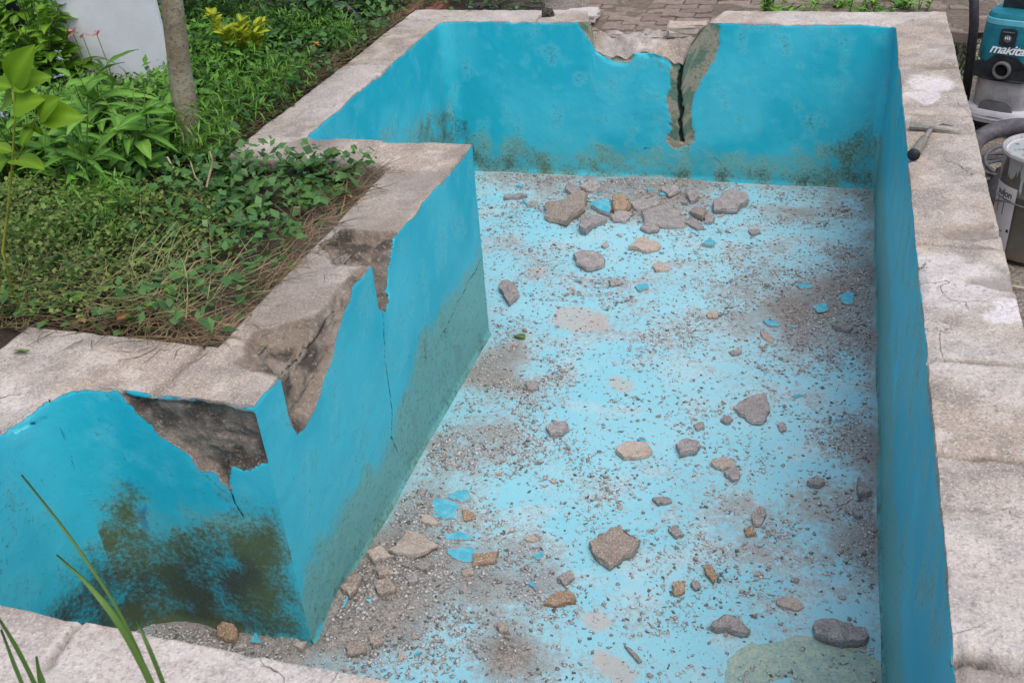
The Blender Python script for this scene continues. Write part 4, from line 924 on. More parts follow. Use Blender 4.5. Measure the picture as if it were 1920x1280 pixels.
# single bright ivy leaves trailing near the planter edge
TV, TF = [], []
tr = tag(empty('ivy_runner', tuple(onz(180, 555, -.03))), 'trailing ivy runner with bright pointed leaves along the planter edge', 'ivy')
for px, py, s_ in ((155, 556, .075), (208, 532, .07), (135, 505, .06), (285, 565, .06), (10, 552, .07), (312, 465, .075), (405, 468, .07), (350, 515, .07), (110, 525, .05), (248, 495, .06), (180, 510, .055), (440, 395, .06), (75, 545, .06), (330, 540, .05), (480, 350, .07), (470, 385, .08), (445, 340, .06), (35, 655, .055)):
    q = onz(px, py, .05 if py < 600 else .005)-np.array(tr.location); zt = q[2]
    tube([(q[0]+random.gauss(0, .03), q[1]+.05, -.02), (q[0], q[1]+.03, zt*.6), tuple(q)], .0018, .0012, 4, TV, TF)
    leaf_at(tr, random.choice(LM_IVB), tuple(q), random.uniform(0, 6.28), random.uniform(-.2, .5), random.gauss(0, .3), s_)
link('stem', mesh('stem', TV, TF, M_STEM, True), tr)
for px, py in ((165, 518), (218, 600), (160, 605), (650, 358), (660, 372)):
    q = onz(px, py, .02); o = link('dead_leaf', leaf_mesh('dead_leaf', L_DEAD, .05, .035, 'ovate', .5, .6, 5, .03), None, tuple(q), (.4, .3, random.uniform(0, 6))); tag(o, 'curled brown dead leaf lying at the planter edge', 'leaf', 'dead leaves at the planter edge')
q = fpt(985, 634, .006); o = link('fallen_leaf', leaf_mesh('fallen_leaf', leaf_mat('olive_leaf', (.12, .17, .03), (.2, .26, .06)), .075, .05, 'ovate', .2, .3, 5), None, tuple(q), (.1, .1, 1.2)); tag(o, 'single olive green leaf fallen on the blue pool floor', 'leaf')

# uncountable small growth
def scatter_leaves(n, region, hfun, smin, smax, mat, name, label, asp=.6, tilt=.6):
    P = []
    while len(P) < n:
        c_ = np.column_stack([rng.uniform(region[0], region[1], 4000), rng.uniform(region[2], region[3], 4000)])
        ok = sdpoly(c_, mid) < -.13
        c_ = c_[ok]; hh, dens = hfun(c_); k = rng.random(len(c_)) < dens; P += [(*a, b) for a, b in zip(c_[k], hh[k])]
    P = np.array(P[:n]); z = ground_z(P[:, 0], P[:, 1])+P[:, 2]*rng.random(n)**.6
    az = rng.uniform(0, 6.28, n); s_ = rng.uniform(smin, smax, n)
    d = np.column_stack([np.cos(az), np.sin(az), rng.normal(.15, tilt, n)]); d /= np.linalg.norm(d, axis=1)[:, None]
    sd2 = np.column_stack([-np.sin(az), np.cos(az), rng.normal(0, tilt*.7, n)]); b = np.column_stack([P[:, :2], z])
    ss = s_[:, None]
    V = np.stack([b, b+d*ss*.45+sd2*ss*asp*.5, b+d*ss+[0, 0, -.1]*ss, b+d*ss*.45-sd2*ss*asp*.5], 1).reshape(-1, 3)
    F = np.arange(n*4).reshape(n, 4)
    o = link(name, mesh(name, V, F, mat, False, dict(tone=np.repeat(rng.random(n)*1.6-.1, 4), rib=np.zeros(n*4))))
    return tag(o, label, 'ground cover', kind='stuff')
def h_all(c):
    return np.full(len(c), .16)+.05*fbm(np.column_stack([c, c[:, 0]*0]), .4, 9, 2), np.full(len(c), 1.0)
scatter_leaves(20000, (-6.2, -2.2, -3.85, 1.7), h_all, .02, .065, L_DRK, 'undergrowth', 'dense dark green undergrowth covering the garden soil')
L_SML = leaf_mat('small_leaf', (.05, .10, .018), (.18, .25, .06), .2)
def h_cov(c):
    q = onz(110, 470, 0); d = np.hypot((c[:, 0]-q[0])/.75, (c[:, 1]-q[1])/.65); nz = fbm(np.column_stack([c, c[:, 0]*0]), .3, 19, 2)
    return np.clip(.26*(1-d**2*.7)+.06*nz, .02, .4), sstep(d, 1.15, .6)
scatter_leaves(11000, (-4.6, -2.4, -3.85, -2.2), h_cov, .012, .026, L_SML, 'ground_cover', 'mound of tiny olive leaves filling the planter', .75, .5)
def h_fe(c):
    nz = fbm(np.column_stack([c, c[:, 0]*0]), .35, 29, 2); bz = 1-.75*((c[:, 0] > -4.7) & (c[:, 0] < -3.75) & (c[:, 1] > -2.0) & (c[:, 1] < -1.2)); return bz*np.clip(.2+.1*nz, .05, .4), sstep(nz, -.1, .4)
scatter_leaves(20000, (-5.6, -2.9, -3.5, -.3), h_fe, .03, .08, L_FEA, 'feathery_growth', 'fine feathery light green growth between the plants', .12, 1.0)
def h_co(c):
    nz = fbm(np.column_stack([c, c[:, 0]*0]), .5, 39, 2); bz = 1-.75*((c[:, 0] > -4.7) & (c[:, 0] < -3.75) & (c[:, 1] > -2.0) & (c[:, 1] < -1.2)); return bz*np.clip(.22+.1*nz, .05, .45), sstep(nz, -.4, .2)
scatter_leaves(9000, (-5.8, -3.4, -2.9, -.2), h_co, .03, .075, L_COM, 'leafy_growth', 'soft green leafy growth filling gaps around the trunk', .42, .6)
# dry stalks along the rims
def stalks(n, line, wid, lmin, lmax, name, label, mat, up=.35, r=.0016):
    V, F = [], []
    for i in range(n):
        k = random.randrange(len(line)-1); a, b = Vector(line[k]), Vector(line[k+1]); t = random.random(); p = a.lerp(b, t)
        nrm = Vector((-(b-a).y, (b-a).x, 0)).normalized(); p = p+nrm*abs(random.gauss(0, wid))
        L_ = random.uniform(lmin, lmax); az = random.uniform(0, 6.28); e_ = random.uniform(0, up); cv = random.gauss(0, .6)
        pts = []
        for u in np.linspace(0, 1, 5):
            aa = az+cv*u; pts.append((p.x+math.cos(aa)*L_*u, p.y+math.sin(aa)*L_*u, p.z+.01+L_*e_*u-L_*.35*e_*u*u+random.uniform(0, .01)))
        tube(pts, r*random.uniform(.6, 1.4), r*.4, 3, V, F)
    return tag(link(name, mesh(name, V, F, mat)), label, 'dry stalks', kind='stuff')
dl1 = [(-3.4, -3.86, -.035), (-2.2, -3.86, -.035)]; dl2 = [(-2.185, -3.85, -.035), (-2.185, -2.4, -.035)]; dl3 = [(-3.07, -2.4, -.02), (-3.07, .5, -.02)]
stalks(360, dl1, .10, .07, .22, 'dry_stalks', 'tangled dry stalks along the near planter rim', M_DRY, .8, .0022)
stalks(400, dl2, .11, .07, .22, 'dry_stalks', 'tangled dry stalks beside the long planter rim', M_DRY, .8, .0022)
stalks(620, dl3, .09, .06, .2, 'dry_stalks', 'dry stalks and roots along the far garden rim', M_DRY, .6)
stalks(700, [(-3.7, -3.75, .0), (-2.3, -3.75, .0)], .22, .1, .28, 'dry_stalks', 'thin pale green stems trailing through the ground cover', plain('pale_stem', (.28, .27, .13)), 1.0, .0018)
# twigs
for px, py, pts, lab in ((400, 395, [(0, 0, 0), (.005, 0, .06), (-.01, 0, .1), (.03, .02, .2), (.035, .01, .24)], 'bare forked twig rising from the ivy'), (385, 490, [(0, 0, 0), (-.01, 0, .05), (-.015, 0, .1)], 'short pale snapped twig at the planter edge'), (345, 350, [(0, 0, 0), (-.02, 0, .08), (-.04, 0, .14)], 'thin bare twig next to the trunk foot')):
    q = onz(px, py, 0); V, F = tube(pts, .006, .003, 6)
    if 'forked' in lab: tube([(-.01, 0, .1), (-.04, 0, .15), (-.05, .01, .2)], .004, .002, 6, V, F)
    tag(link('twig', mesh('twig', V, F, M_TWIG, True), None, (q[0], q[1], -.03), None, 1.2), lab, 'twig')
# flowers
def flower(px, py, z, mat, label, cat, n=6, s_=.03, h=.35):
    q = ony(px, py, -1.58) if mat is L_PINK else onz(px, py, z)
    if mat is L_PINK: z = q[2]
    o = tag(empty('garden_flower', (q[0], q[1], gz(q[0], q[1]))), label, cat)
    hh = z-gz(q[0], q[1]); V, F = tube([(0, 0.02, -.03), (.01, .01, hh*.5), (0, 0, hh)], .003, .002, 5); link('stem', mesh('stem', V, F, M_STEM), o)
    pm = leaf_mesh('petal', mat, 1, .5, 'ovate', .2, .3, 4)
    for i in range(n): link('petal', pm, o, (random.gauss(0, .004), random.gauss(0, .004), hh), (.3+random.gauss(0, .3), 0, 6.28*i/n), s_)
flower(137, 62, .62, L_PINK, 'pink columbine bloom on a thin stalk by the white panel', 'flower', 7, .045)
flower(155, 68, .60, L_PINK, 'pale pink columbine bloom touching a darker one', 'flower', 7, .04)
flower(182, 66, .62, L_PINK, 'pink columbine bloom set apart before the white panel', 'flower', 7, .04)
flower(594, 84, .12, L_ORA, 'orange yellow flower beside the far garden rim', 'flower', 8, .03)
for px, py in ((112, 112), (118, 142), (105, 145), (5, 210), (8, 220), (110, 98)):
    q = onz(px, py, .3); flower(px, py, .3, L_BLUF, 'small pale blue flower among the leaves', 'flower', 5, .022)
for o in [o for o in COL.objects if o.get('label') == 'small pale blue flower among the leaves']: o['group'] = 'pale blue flowers'

# tree trunk
def bark():
    M = MT('bark', .9); n1 = M.noise(7, 4, .6); n2 = M.noise(55, 4, .7)
    c = M.mix(M.step(n1, .35, .65), (.20, .17, .115), (.30, .27, .20)); c = M.mix(M.step(n2, .5, .66, 0, .7), c, (.10, .085, .06)); c = M.mix(M.step(n1, .55, .75, 0, .5), c, (.36, .35, .30))
    M.col(c); M.bump(n2, .8, .01); return M.m
q = onz(356, 292, -.02); tree = tag(empty('garden_tree', (q[0], q[1], -.05)), 'slender grey brown tree trunk leaning among the garden plants', 'tree')
V, F = tube([(.03, -.01, -.1), (.02, 0, .0), (.02, 0, .12), (.045, 0, .3), (.06, .0, .45), (.092, .0, .7), (.12, .02, 1.0), (.13, .05, 1.5), (.1, .1, 2.2), (.1, .1, 3.0)], .054, .050, 20)
V = np.array(V); V[:, :2] += np.column_stack([fbm(V, .12, 4, 2), fbm(V, .12, 5, 2)])*.008
link('trunk', mesh('trunk', V, F, bark(), True), tree)
CV, CF = [], []
for i in range(9):
    a = i*.8; z0 = 2.0+i*.12; tube([(.08, .1, z0), (.08+.4*math.cos(a), .1+.4*math.sin(a), z0+.35), (.08+.9*math.cos(a), .1+.9*math.sin(a), z0+.6)], .018, .005, 6, CV, CF)
link('branch', mesh('branch', CV, CF, bark(), True), tree)
n = 1400; a = rng.uniform(0, 6.28, n); rr = 1.1*rng.random(n)**.6; ctr = np.column_stack([.1+rr*np.cos(a), .1+rr*np.sin(a), 2.5+rng.uniform(0, 1.2, n)])
d = rng.normal(size=(n, 3)); d /= np.linalg.norm(d, axis=1)[:, None]; e2 = np.cross(d, rng.normal(size=(n, 3))); e2 /= np.linalg.norm(e2, axis=1)[:, None]
V = np.stack([ctr, ctr+d*.05+e2*.025, ctr+d*.1, ctr+d*.05-e2*.025], 1).reshape(-1, 3)
link('crown', mesh('crown', V, np.arange(n*4).reshape(n, 4), L_DRK, False, dict(tone=np.repeat(rng.random(n), 4), rib=np.zeros(n*4))), tree)

# white panel, dark post, hose pipe in the shrubs
M_WHITE = plain('white_board', (.70, .72, .77), .5, .08, 5)
bm = bmesh.new(); bmesh.ops.create_cube(bm, size=1)
for v in bm.verts: v.co = Vector((v.co.x*.60, v.co.y*.04, (v.co.z+.5)*1.5))
bmesh.ops.bevel(bm, geom=list(bm.edges), offset=.008, segments=2, affect='EDGES')
pan = tag(empty('garden_board', (-4.17, -1.42, -.02), (0, 0, .12)), 'plain white board standing behind the tree and pink flowers', 'board')
link('board', bm_mesh('board', bm, M_WHITE), pan)
for sx in (-.25, .25): link('foot', block_mesh('foot', .05, .3, .04, M_WHITE, .005, 0, 1), pan, (sx, .0, -.02))
V, F = tube([(0, 0, -.1), (-.02, 0, .5), (-.05, 0, 1.4)], .035, .035, 12); q = ony(38, 60, -1.3)
tag(link('dark_post', mesh('dark_post', V, F, plain('dark_paint', (.02, .03, .03), .4), True), None, (q[0]+.02, -1.3, 0.0)), 'dark slanting post half hidden in the oval leaved bushes', 'post')
P = [ony(x, y, .0) for x, y in ((540, 70), (560, 45), (590, 18), (620, 10), (650, 14), (668, 30), (674, 60))]
P = [tuple(p) for p in P]; P = [(P[0][0], P[0][1], -.05)]+P+[(P[-1][0], P[-1][1], -.05)]
V, F = tube([Vector(p) for p in P], .022, .022, 10)
tag(link('garden_hose', mesh('garden_hose', V, F, plain('grey_rubber', (.06, .075, .07), .5), True)), 'dark grey pipe arching out of the ivy by the rim', 'pipe')

# sapling with bright leaves standing in the planter
sb = np.array([-2.92, -4.02, 0.0])
sap = tag(empty('sapling', (-2.93, -3.80, -.05)), 'young sapling with large bright yellow green leaves at the planter edge', 'sapling')
so_ = np.array(sap.location)
def on_dist(px, py, y): return ony(px, py, y)-so_
SY = -3.72
st = [on_dist(5, 470, SY), on_dist(14, 400, SY), on_dist(22, 320, SY), on_dist(28, 220, SY), on_dist(25, 160, SY)]
st = [np.array([st[0][0]+.0, 0.05, -.02])]+st
V, F = tube([tuple(p) for p in st], .006, .0025, 7); tube([tuple(st[3]), tuple(on_dist(60, 240, SY)), tuple(on_dist(75, 205, SY))], .003, .002, 6, V, F)
link('stem', mesh('stem', V, F, plain('sapling_stem', (.22, .24, .03)), True), sap)
for px, py, tx, ty in ((22, 160, 40, 105), (22, 160, 64, 140), (22, 165, -30, 150), (25, 200, 48, 185), (24, 190, -10, 190), (75, 215, 130, 215), (72, 218, 90, 190), (70, 225, 45, 230), (70, 235, 72, 255), (60, 240, 38, 262), (22, 285, -10, 270), (22, 300, 65, 300), (15, 300, -30, 320)):
    a = on_dist(px, py, SY); b = on_dist(tx, ty, SY+random.uniform(-.05, .03)); d = Vector(b-a); Ln = d.length
    yv = d.normalized(); tocam = Vector(CAM-so_-a).normalized()*.7+Vector((random.gauss(0, .3), random.gauss(0, .2), .45)); xv = yv.cross(tocam).normalized(); zv = xv.cross(yv)
    mt_ = Matrix((xv, yv, zv)).transposed(); leaf_at(sap, random.choice(LM_SAP), tuple(a), 0, 0, 0, Ln*1.25).rotation_euler = mt_.to_euler()

# grass-like blades in the near corner
GBY = -5.42
gb = tag(empty('iris_clump', tuple(ony(330, 1420, GBY))), 'clump of long green blades arching over the near rim', 'plant')
g0 = np.array(gb.location)
def blade(pts, w_):
    P = [ony(x, y, GBY+dy)-g0 for x, y, dy in pts]; n = 14; V = []
    ts = np.linspace(0, 1, len(P)); pp = np.array(P)
    from_t = np.linspace(0, 1, n); C_ = np.column_stack([np.interp(from_t, ts, pp[:, i]) for i in range(3)])
    C_[1:-1] = (C_[:-2]+C_[1:-1]*2+C_[2:])/4
    side = np.array([RX[0], RX[1], 0])
    for i, t in enumerate(from_t):
        hw_ = w_*.5*min(1, (1-t)*3.2+.02)*(.75+.25*min(1, t*5))
        sv = side*hw_; V += [tuple(C_[i]-sv), tuple(C_[i]+np.array([0, .004, -.002])), tuple(C_[i]+sv)]
    me = mesh('blade', V, grid_faces(n, 3), L_GRS, True, dict(rib=[0, 1, 0]*n, tone=[.5]*(3*n))); link('blade', me, gb)
blade([(340, 1420, 0), (288, 1290, 0), (255, 1222, 0), (216, 1155, .0), (165, 1093, .02), (104, 1040, .05)], .013)
blade([(330, 1420, .02), (290, 1290, .03), (228, 1150, .05), (170, 1062, .07), (110, 978, .09), (38, 890, .12)], .006)
blade([(345, 1420, 0), (310, 1290, .0), (280, 1215, 0), (255, 1162, .02)], .008)
blade([(100, 1420, 0), (70, 1290, 0), (30, 1210, 0), (-10, 1150, 0)], .009)
blade([(110, 1420, 0), (84, 1300, 0), (66, 1230, 0)], .013)
blade([(90, 1420, 0), (45, 1290, 0), (0, 1180, 0)], .008)

# ================================================================== TOOLS AND MACHINES ON THE RIGHT
def lathe(name, prof, mat, n=40, smooth=True, sq=None):
    """profile of (r, z); sq = (half width, half depth, exponent) for a rounded-box section scaled by r"""
    V = []
    for r, z in prof:
        for k in range(n):
            t = 2*math.pi*k/n; c_, s_ = math.cos(t), math.sin(t)
            if sq:
                e_ = 2/sq[2]; x = sq[0]*math.copysign(abs(c_)**e_, c_); y = sq[1]*math.copysign(abs(s_)**e_, s_); V.append((x*r, y*r, z))
            else: V.append((r*c_, r*s_, z))
    F = [tuple(f) for f in grid_faces(len(prof), n, True)]
    F.append(tuple(range(n-1, -1, -1))); b_ = (len(prof)-1)*n; F.append(tuple(b_+k for k in range(n)))
    me = mesh(name, V, F, mat, smooth)
    bm = bmesh.new(); bm.from_mesh(me); bmesh.ops.recalc_face_normals(bm, faces=bm.faces)
    for e in bm.edges:
        if len(e.link_faces) == 2 and e.calc_face_angle(0) > .6: e.smooth = False
    bm.to_mesh(me); bm.free(); return me
def prism(name, pts, y0, y1, mat, bev=.003, curve=None):
    """outline in x-z extruded along y"""
    bm = bmesh.new(); f = bm.faces.new([bm.verts.new((x, y0, z)) for x, z in pts])
    r = bmesh.ops.extrude_face_region(bm, geom=[f])
    for v in r['geom']:
        if isinstance(v, bmesh.types.BMVert): v.co.y = y1
    bmesh.ops.recalc_face_normals(bm, faces=bm.faces)
    if bev: bmesh.ops.bevel(bm, geom=list(bm.edges), offset=bev, segments=2, affect='EDGES')
    if curve:
        bmesh.ops.subdivide_edges(bm, edges=[e for e in bm.edges if abs(e.verts[0].co.x-e.verts[1].co.x) > .02], cuts=6)
        for v in bm.verts: v.co.y += curve*(v.co.x**2)
    return bm_mesh(name, bm, mat)
M_TEAL = plain('teal_plastic', (.010, .16, .21), .5, .3, 9); M_BLK = plain('black_plastic', (.022, .027, .032), .5, .4, 18); M_GRYP = plain('grey_plastic', (.33, .33, .34), .6, .3, 9)
M_LGRY = plain('light_grey_plastic', (.47, .48, .53), .5, .1, 14); M_DGR = plain('dark_grey_plastic', (.13, .135, .145), .6, .25, 14); M_CYAN = plain('teal_highlight', (.12, .42, .52), .4, .1)
M_LET = plain('white_print', (.75, .78, .8), .5, .03); M_RUB = plain('black_rubber', (.035, .036, .042), .6, .35, 30); M_HOSE = plain('dusty_hose', (.10, .10, .115), .75, .4, 25)
vac = tag(empty('vacuum_cleaner', (.645, -.02, -.58), (0, 0, math.radians(-24))), 'teal and grey workshop vacuum cleaner standing beyond the right rim', 'vacuum cleaner')
SQ = (.165, .165, 3.4)
link('tank', lathe('tank', [(.90, .10), (.93, .12), (.94, .30), (.95, .40), (.93, .41)], M_GRYP, 48, True, SQ), vac)
br = link('base_ring', lathe('base_ring', [(.98, .075), (1.12, .08), (1.15, .10), (1.15, .135), (1.10, .15), (.96, .155)], M_LGRY, 48, True, SQ), vac)
pk = [(-.095, .145), (-.07, .125), (.07, .125), (.095, .145), (.085, .185), (.055, .212), (-.06, .212), (-.088, .185)]
link('pocket', prism('pocket', pk, -.163, -.178, M_DGR, .003, .9), vac)
link('pocket_rim', prism('pocket_rim', [(-.13, .10), (.13, .10), (.125, .132), (.07, .124), (-.07, .124), (-.125, .132)], -.165, -.196, M_LGRY, .004, .9), vac)
hd = link('head', lathe('head', [(.95, .41), (1.0, .42), (1.01, .47), (.97, .60), (.93, .655), (.86, .675), (.5, .68)], M_TEAL, 48, True, SQ), vac)
link('head_highlight', lathe('head_highlight', [(.945, .618), (.962, .622), (.955, .648), (.935, .652)], M_CYAN, 48, True, SQ), hd)  # paler ring, the highlight along the lid's top edge put in as colour
link('front_panel', prism('front_panel', [(-.155, .33), (-.10, .318), (.10, .318), (.155, .33), (.158, .405), (.11, .418), (.065, .46), (-.05, .468), (-.095, .42), (-.158, .412)], -.150, -.172, M_BLK, .004, .75), vac)
inl = link('inlet', lathe('inlet', [(.047, 0), (.049, .022), (.044, .03), (.036, .03), (.034, .004), (.03, -.03)], M_DGR, 32), vac, (0.0, -.165, .385), (math.radians(90), 0, 0))
link('inlet_shade_disc', lathe('inlet_shade_disc', [(.033, 0), (.033, .002), (.0305, .002)], plain('painted_hole_shade', (.006, .006, .007), .9), 32), inl, (0, 0, .006))  # flat near-black disc, paints the shade inside the inlet opening
sw = link('switch_panel', prism('switch_panel', [(-.042, .520), (-.036, .513), (.036, .513), (.042, .520), (.042, .598), (.034, .608), (-.034, .608), (-.042, .598)], -.155, -.174, M_BLK, .004), vac)
link('switch_knob', lathe('switch_knob', [(.02, 0), (.02, .006), (.017, .008)], M_DGR, 24), sw, (0, -.173, .556), (math.radians(90), 0, 0))
link('switch_ridge', prism('switch_ridge', [(-.032, .589), (.032, .589), (.032, .594), (-.032, .594)], -.172, -.178, M_DGR, .001), sw)
for i, x in enumerate((-.012, -.002, .008)): link('switch_mark', prism('switch_mark', [(x, .555), (x+.005, .555), (x+.005, .568), (x, .568)], -.179, -.1815, M_LET, 0), sw)
def text_mesh(txt, size, mat, shear=.25, off=.012, ext=.001):
    cu = bpy.data.curves.new('lettering', 'FONT'); cu.body = txt; cu.size = size; cu.shear = shear; cu.offset = off*size; cu.extrude = ext; cu.align_x = 'CENTER'; cu.space_character = .93
    to = bpy.data.objects.new('lettering_source', cu); COL.objects.link(to); bpy.context.view_layer.update()
    me = bpy.data.meshes.new_from_object(to.evaluated_get(bpy.context.evaluated_depsgraph_get())); bpy.data.objects.remove(to); bpy.data.curves.remove(cu)
    me.materials.clear(); me.materials.append(mat); return me
tm = text_mesh('makita', .073, M_LET, .35, .018)
for v in tm.vertices: v.co.y *= .95
link('lettering', tm, vac, (.005, -.1705, .474), (math.radians(84), 0, 0))
link('handle', prism('handle', [(-.10, .66), (.10, .66), (.10, .72), (.07, .75), (-.07, .75), (-.10, .72), (-.08, .72), (-.06, .73), (.06, .73), (.08, .72), (.08, .68), (-.08, .68)][:6], -.02, .02, M_BLK, .004), vac)
for sx in (-1, 1):
    for sy in (-1, 1):
        cs = link('caster', lathe('caster', [(.01, -.016), (.034, -.016), (.038, -.01), (.038, .01), (.034, .016), (.01, .016)], M_RUB, 24), vac, (sx*.13, sy*.13, .038), (0, math.radians(90), .3*sx))
        link('caster_fork', block_mesh('caster_fork', .05, .06, .06, M_BLK, .006, 0, 1), cs, (-.04, 0, 0), (0, math.radians(90), 0))
link('skirt', lathe('skirt', [(.80, .045), (.92, .05), (.92, .10), (.80, .105)], M_BLK, 48, True, SQ), vac)
# upright black pipe and loop beside the vacuum
V, F = tube([(.46, .22, -.58), (.455, .20, -.3), (.44, .2, -.05), (.42, .21, .08), (.40, .24, .13), (.41, .28, .1)], .028, .026, 14)
tag(link('suction_pipe', mesh('suction_pipe', V, F, M_RUB, True)), 'black bent suction pipe standing against the vacuum cleaner', 'pipe')
# coiled hoses
def ribbed(pts, r, rib, n=16):
    pts = [Vector(p) for p in pts]; L_ = [0]
    for a, b in zip(pts[:-1], pts[1:]): L_.append(L_[-1]+(b-a).length)
    k = int(L_[-1]/rib*2)+2; C_ = []
    for u in np.linspace(0, L_[-1], k):
        i = min(np.searchsorted(L_, u, side='right')-1, len(pts)-2); C_.append(pts[i].lerp(pts[i+1], (u-L_[i])/max(1e-9, L_[i+1]-L_[i])))
    V, F = [], []
    for i, p in enumerate(C_):
        d = (C_[min(i+1, k-1)]-C_[max(i-1, 0)]).normalized(); a = d.cross(Vector((0, 0, 1))); a = a.normalized() if a.length > 1e-3 else Vector((1, 0, 0)); b = d.cross(a)
        rr = r*(1 if i % 2 else .93)
        for q_ in range(n): t = 2*math.pi*q_/n; V.append(tuple(p+a*math.cos(t)*rr+b*math.sin(t)*rr))
    F = [tuple(f) for f in grid_faces(k, n, True)]; F.append(tuple(range(n-1, -1, -1))); F.append(tuple((k-1)*n+q_ for q_ in range(n)))
    return V, F
def ring_path(cx, cy, cz, R_, a0, a1, rise=0, n=40, tilt=0): return [(cx+R_*math.cos(t), cy+R_*.9*math.sin(t), cz+rise*(t-a0)/(a1-a0)+tilt*math.sin(t)) for t in np.linspace(a0, a1, n)]
V, F = ribbed(ring_path(.66, -.72, -.42, .24, .3, 5.2, -.10, 60, .05), .045, .012)
tag(link('vacuum_hose', mesh('vacuum_hose', V, F, M_HOSE, True)), 'thick dusty grey vacuum hose curled between vacuum and can', 'hose')
cb = tag(empty('cable_coil', (.60, -1.05, -.56)), 'coil of thin black cable lying between the rim and the can', 'cable')
for i in range(7):
    V, F = tube(ring_path(random.gauss(0, .02), random.gauss(0, .02), .02+.028*i, .17+random.gauss(0, .012), 0, 6.28, 0, 40, random.gauss(0, .03)), .009, .009, 8)
    link('loop', mesh('loop', V, F, M_HOSE, True), cb)
V, F = tube([(.50, -1.35, -.30), (.47, -1.42, -.32), (.45, -1.44, -.40), (.47, -1.40, -.5), (.52, -1.3, -.56)], .005, .005, 8)
tag(link('white_cable', mesh('white_cable', V, F, plain('white_cable', (.6, .58, .55)), True)), 'short pale cable hanging by the metal can', 'cable')
V, F = ribbed([(.36, -1.9, -.54), (.40, -1.6, -.50), (.44, -1.35, -.46), (.52, -1.15, -.40)], .04, .012)
tag(link('drain_hose', mesh('drain_hose', V, F, M_RUB, True)), 'black ribbed hose lying along the rim foot by the can', 'hose')
# metal can
def can_mat():
    M = MT('splashed_steel', .55); gx_ = M.n('ShaderNodeSeparateXYZ'); M.put(M.oc(), gx_.inputs[0]); mp = M.n('ShaderNodeMapping'); M.put(M.oc(), mp.inputs[0]); mp.inputs['Scale'].default_value = (14, 14, 1.6)
    dr = M.noise(2.2, 3, .6, mp.outputs[0]); n2 = M.noise(12, 4, .6, M.oc())
    lim = M.math('ADD', .40, M.math('MULTIPLY', M.math('SUBTRACT', .5, dr), .45))
    t = M.step(M.math('SUBTRACT', gx_.outputs[2], lim), -.006, .006)
    c = M.mix(M.step(n2, .3, .7), (.085, .088, .08), (.13, .125, .11)); c = M.mix(t, c, M.mix(n2, (.27, .30, .30), (.44, .47, .46)))
    c = M.mix(M.step(gx_.outputs[2], .08, .0, 0, .5), c, (.16, .10, .06)); M.col(c); M.b.inputs['Metallic'].default_value = .15; return M.m
can = tag(empty('metal_can', (.612, -1.62, -.56), (0, 0, 0)), 'splashed grey metal can with paper label against the right rim', 'can')
link('body', lathe('body', [(.178, 0), (.185, .004), (.186, .02), (.183, .03), (.186, .29), (.190, .297), (.190, .303), (.186, .31), (.187, .455), (.190, .46)], can_mat(), 64), can)
link('rim', lathe('rim', [(.186, .452), (.196, .456), (.200, .466), (.196, .476), (.186, .478), (.180, .47), (.178, .455)], plain('dusty_rim', (.36, .36, .37), .7), 64), can)
link('lid', lathe('lid', [(.181, .452), (.180, .460), (.172, .461), (.168, .456), (.0, .456)][:4], plain('dusty_lid', (.55, .53, .54), .85, .15, 25), 64), can)
A0, A1 = math.radians(186), math.radians(228); LV = []; nL = 14
for i in range(nL+1):
    a_ = A0+(A1-A0)*i/nL
    for z in (.03, .335): LV.append((.1915*math.cos(a_), .1915*math.sin(a_), z))
lb = link('label', mesh('label', LV, grid_faces(nL+1, 2), plain('label_paper', (.56, .56, .6), .8, .06, 10), True), can)
tm = text_mesh('suljon', .042, M_BLK, .1, .01, .0002); wv = [v.co.x for v in tm.vertices]
def wrap(me, zc, am):
    for v in me.vertices: a_ = am+v.co.x/.192; v.co = Vector((.1925*math.cos(a_), .1925*math.sin(a_), zc+v.co.y))
wrap(tm, .285, math.radians(208)); link('label_print', tm, lb)
for zc, x0, x1, hh_ in ((.272, -.055, .05, .004), (.12, -.05, -.01, .004), (.105, -.05, -.015, .004), (.125, .0, .03, .004), (.135, .05, .062, .014)):
    me = mesh('label_print', [(x0+(x1-x0)*i/8, s_*hh_, 0) for i in range(9) for s_ in (-.5, .5)], grid_faces(9, 2), M_BLK); wrap(me, zc, math.radians(208)); link('label_print', me, lb)
for x0 in (-.03, .01):
    me = mesh('label_print', [(x0+s_*.004, -t_*.07, 0) for t_ in (0, .5, 1) for s_ in (-.5, .5)], grid_faces(3, 2), M_BLK); wrap(me, .27, math.radians(208)); link('label_print', me, lb)
hp = [(.195*math.cos(t), .195*math.sin(t)-.02*math.sin((t-3.1)*1.0), .235+.02*math.sin(3*(t-3.3))-.17*math.sin((t-3.2)/2.6*math.pi)*.12+.05*(t-3.2)) for t in np.linspace(3.2, 5.8, 24)]
V, F = tube(hp, .0035, .0035, 8); link('wire_handle', mesh('wire_handle', V, F, M_DGR, True), can)
V, F = tube([(.40, -2.02, -.575), (.5, -2.0, -.565), (.62, -2.03, -.57), (.8, -2.0, -.575)], .004, .004, 8)
tag(link('ground_wire', mesh('ground_wire', V, F, plain('straw_wire', (.42, .38, .28)), True)), 'pale wire lying on the ground below the metal can', 'wire')
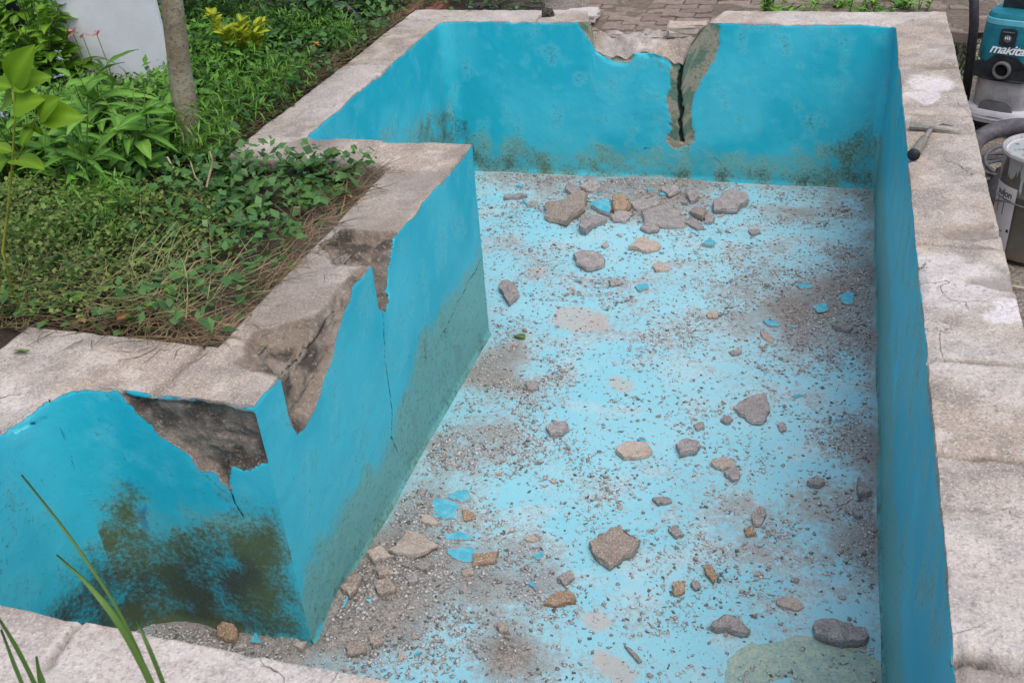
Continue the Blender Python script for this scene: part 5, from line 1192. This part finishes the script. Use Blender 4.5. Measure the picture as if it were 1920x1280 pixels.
# hammer on the rim
M_WOODG = plain('worn_grip', (.20, .185, .155), .75, .35, 60); M_STEEL = plain('dull_steel', (.30, .285, .25), .5, .3, 40, .5, .5)
ha = tag(empty('hammer', (.10, -1.712, .006), (0, 0, 0)), 'claw hammer with thick grip lying on the right rim', 'hammer')
e0 = Vector((.017, -2.046, .030)); h0 = Vector((.105, -1.712, .026)); off = Vector(ha.location)
V, F = tube([e0-off, e0+(h0-e0)*.03-off, e0+(h0-e0)*.3-off, e0+(h0-e0)*.52-off, e0+(h0-e0)*.56-off], .025, .0165, 16)
V = np.array(V); link('grip', mesh('grip', V, F, M_WOODG, True), ha)
V, F = tube([e0-off+(h0-e0)*-.012, e0-off+(h0-e0)*.01], .0255, .0258, 16); link('end_cap', mesh('end_cap', V, F, M_BLK, True), ha)
V, F = tube([e0+(h0-e0)*.5-off, e0+(h0-e0)*.8-off, h0-off], .011, .010, 12); link('shaft', mesh('shaft', V, F, M_STEEL, True), ha)
hx = Vector((.96, -.20, 0)).normalized()
def hp_(t, z=0, y=0): return tuple(h0-off+hx*t+Vector((0, y, z)))
V, F = tube([hp_(-.092), hp_(-.088), hp_(-.05), hp_(-.045), hp_(.02)], .0185, .0165, 8); link('poll', mesh('poll', V, F, M_STEEL), ha)
V, F = tube([hp_(.0), hp_(.04, -.002), hp_(.08, -.006), hp_(.118, -.014)], .014, .003, 8); link('spike', mesh('spike', V, F, M_STEEL), ha)
V, F = tube([hp_(.01, .005, .012), hp_(.04, .012, .028), hp_(.065, .012, .034), hp_(.088, .008, .033)], .010, .004, 8); tube([hp_(.045, .012, .024), hp_(.068, .012, .020), hp_(.085, .008, .016)], .007, .003, 8, V, F); link('claw', mesh('claw', V, F, M_STEEL), ha)

# planting beyond the far right corner
LM_DST = [leaf_mesh('leaf', L_DUST, 1, .5, 'ovate', .3, .3, 5), leaf_mesh('leaf', L_DUST, 1, .62, 'ovate', .5, .3, 5)]
LM_MID = [leaf_mesh('leaf', L_COM, 1, .4, 'ovate', .3, .3, 5)]
def z_at(px, py, x_or_y, v): return ony(px, py, v)
for px, py, y, h in ((1788, 45, .75, .42), (1812, 40, .8, .48), (1800, 75, .65, .25), (1832, 30, .85, .5), (1775, 20, .8, .45), (1795, 100, .55, .15)):
    q = ony(px, py, y); x = q[0]; zg = gz(x, y)
    o = bush('dusty_shrub', x, y, max(.1, q[2]-zg+.04), .14, 60, LM_DST, .03, .05, 'pale dusty leaved plant in the corner behind the vacuum', 'shrub', 'dusty plants beyond the far corner', 6, (-.1, .8))
for px in (1440, 1480, 1525, 1570, 1615, 1660, 1700, 1740):
    yy = .72+random.uniform(-.18, .2); q = ony(px+random.uniform(-15, 15), 2, yy); o = bush('edge_plant', q[0], yy, max(.12, q[2]-gz(q[0], yy)+random.uniform(.0, .1)), random.uniform(.1, .2), 60, LM_MID, .04, .065, 'fresh green leafy plant growing behind the far rim', 'plant', 'green plants behind the far rim', 7, (0, .9))
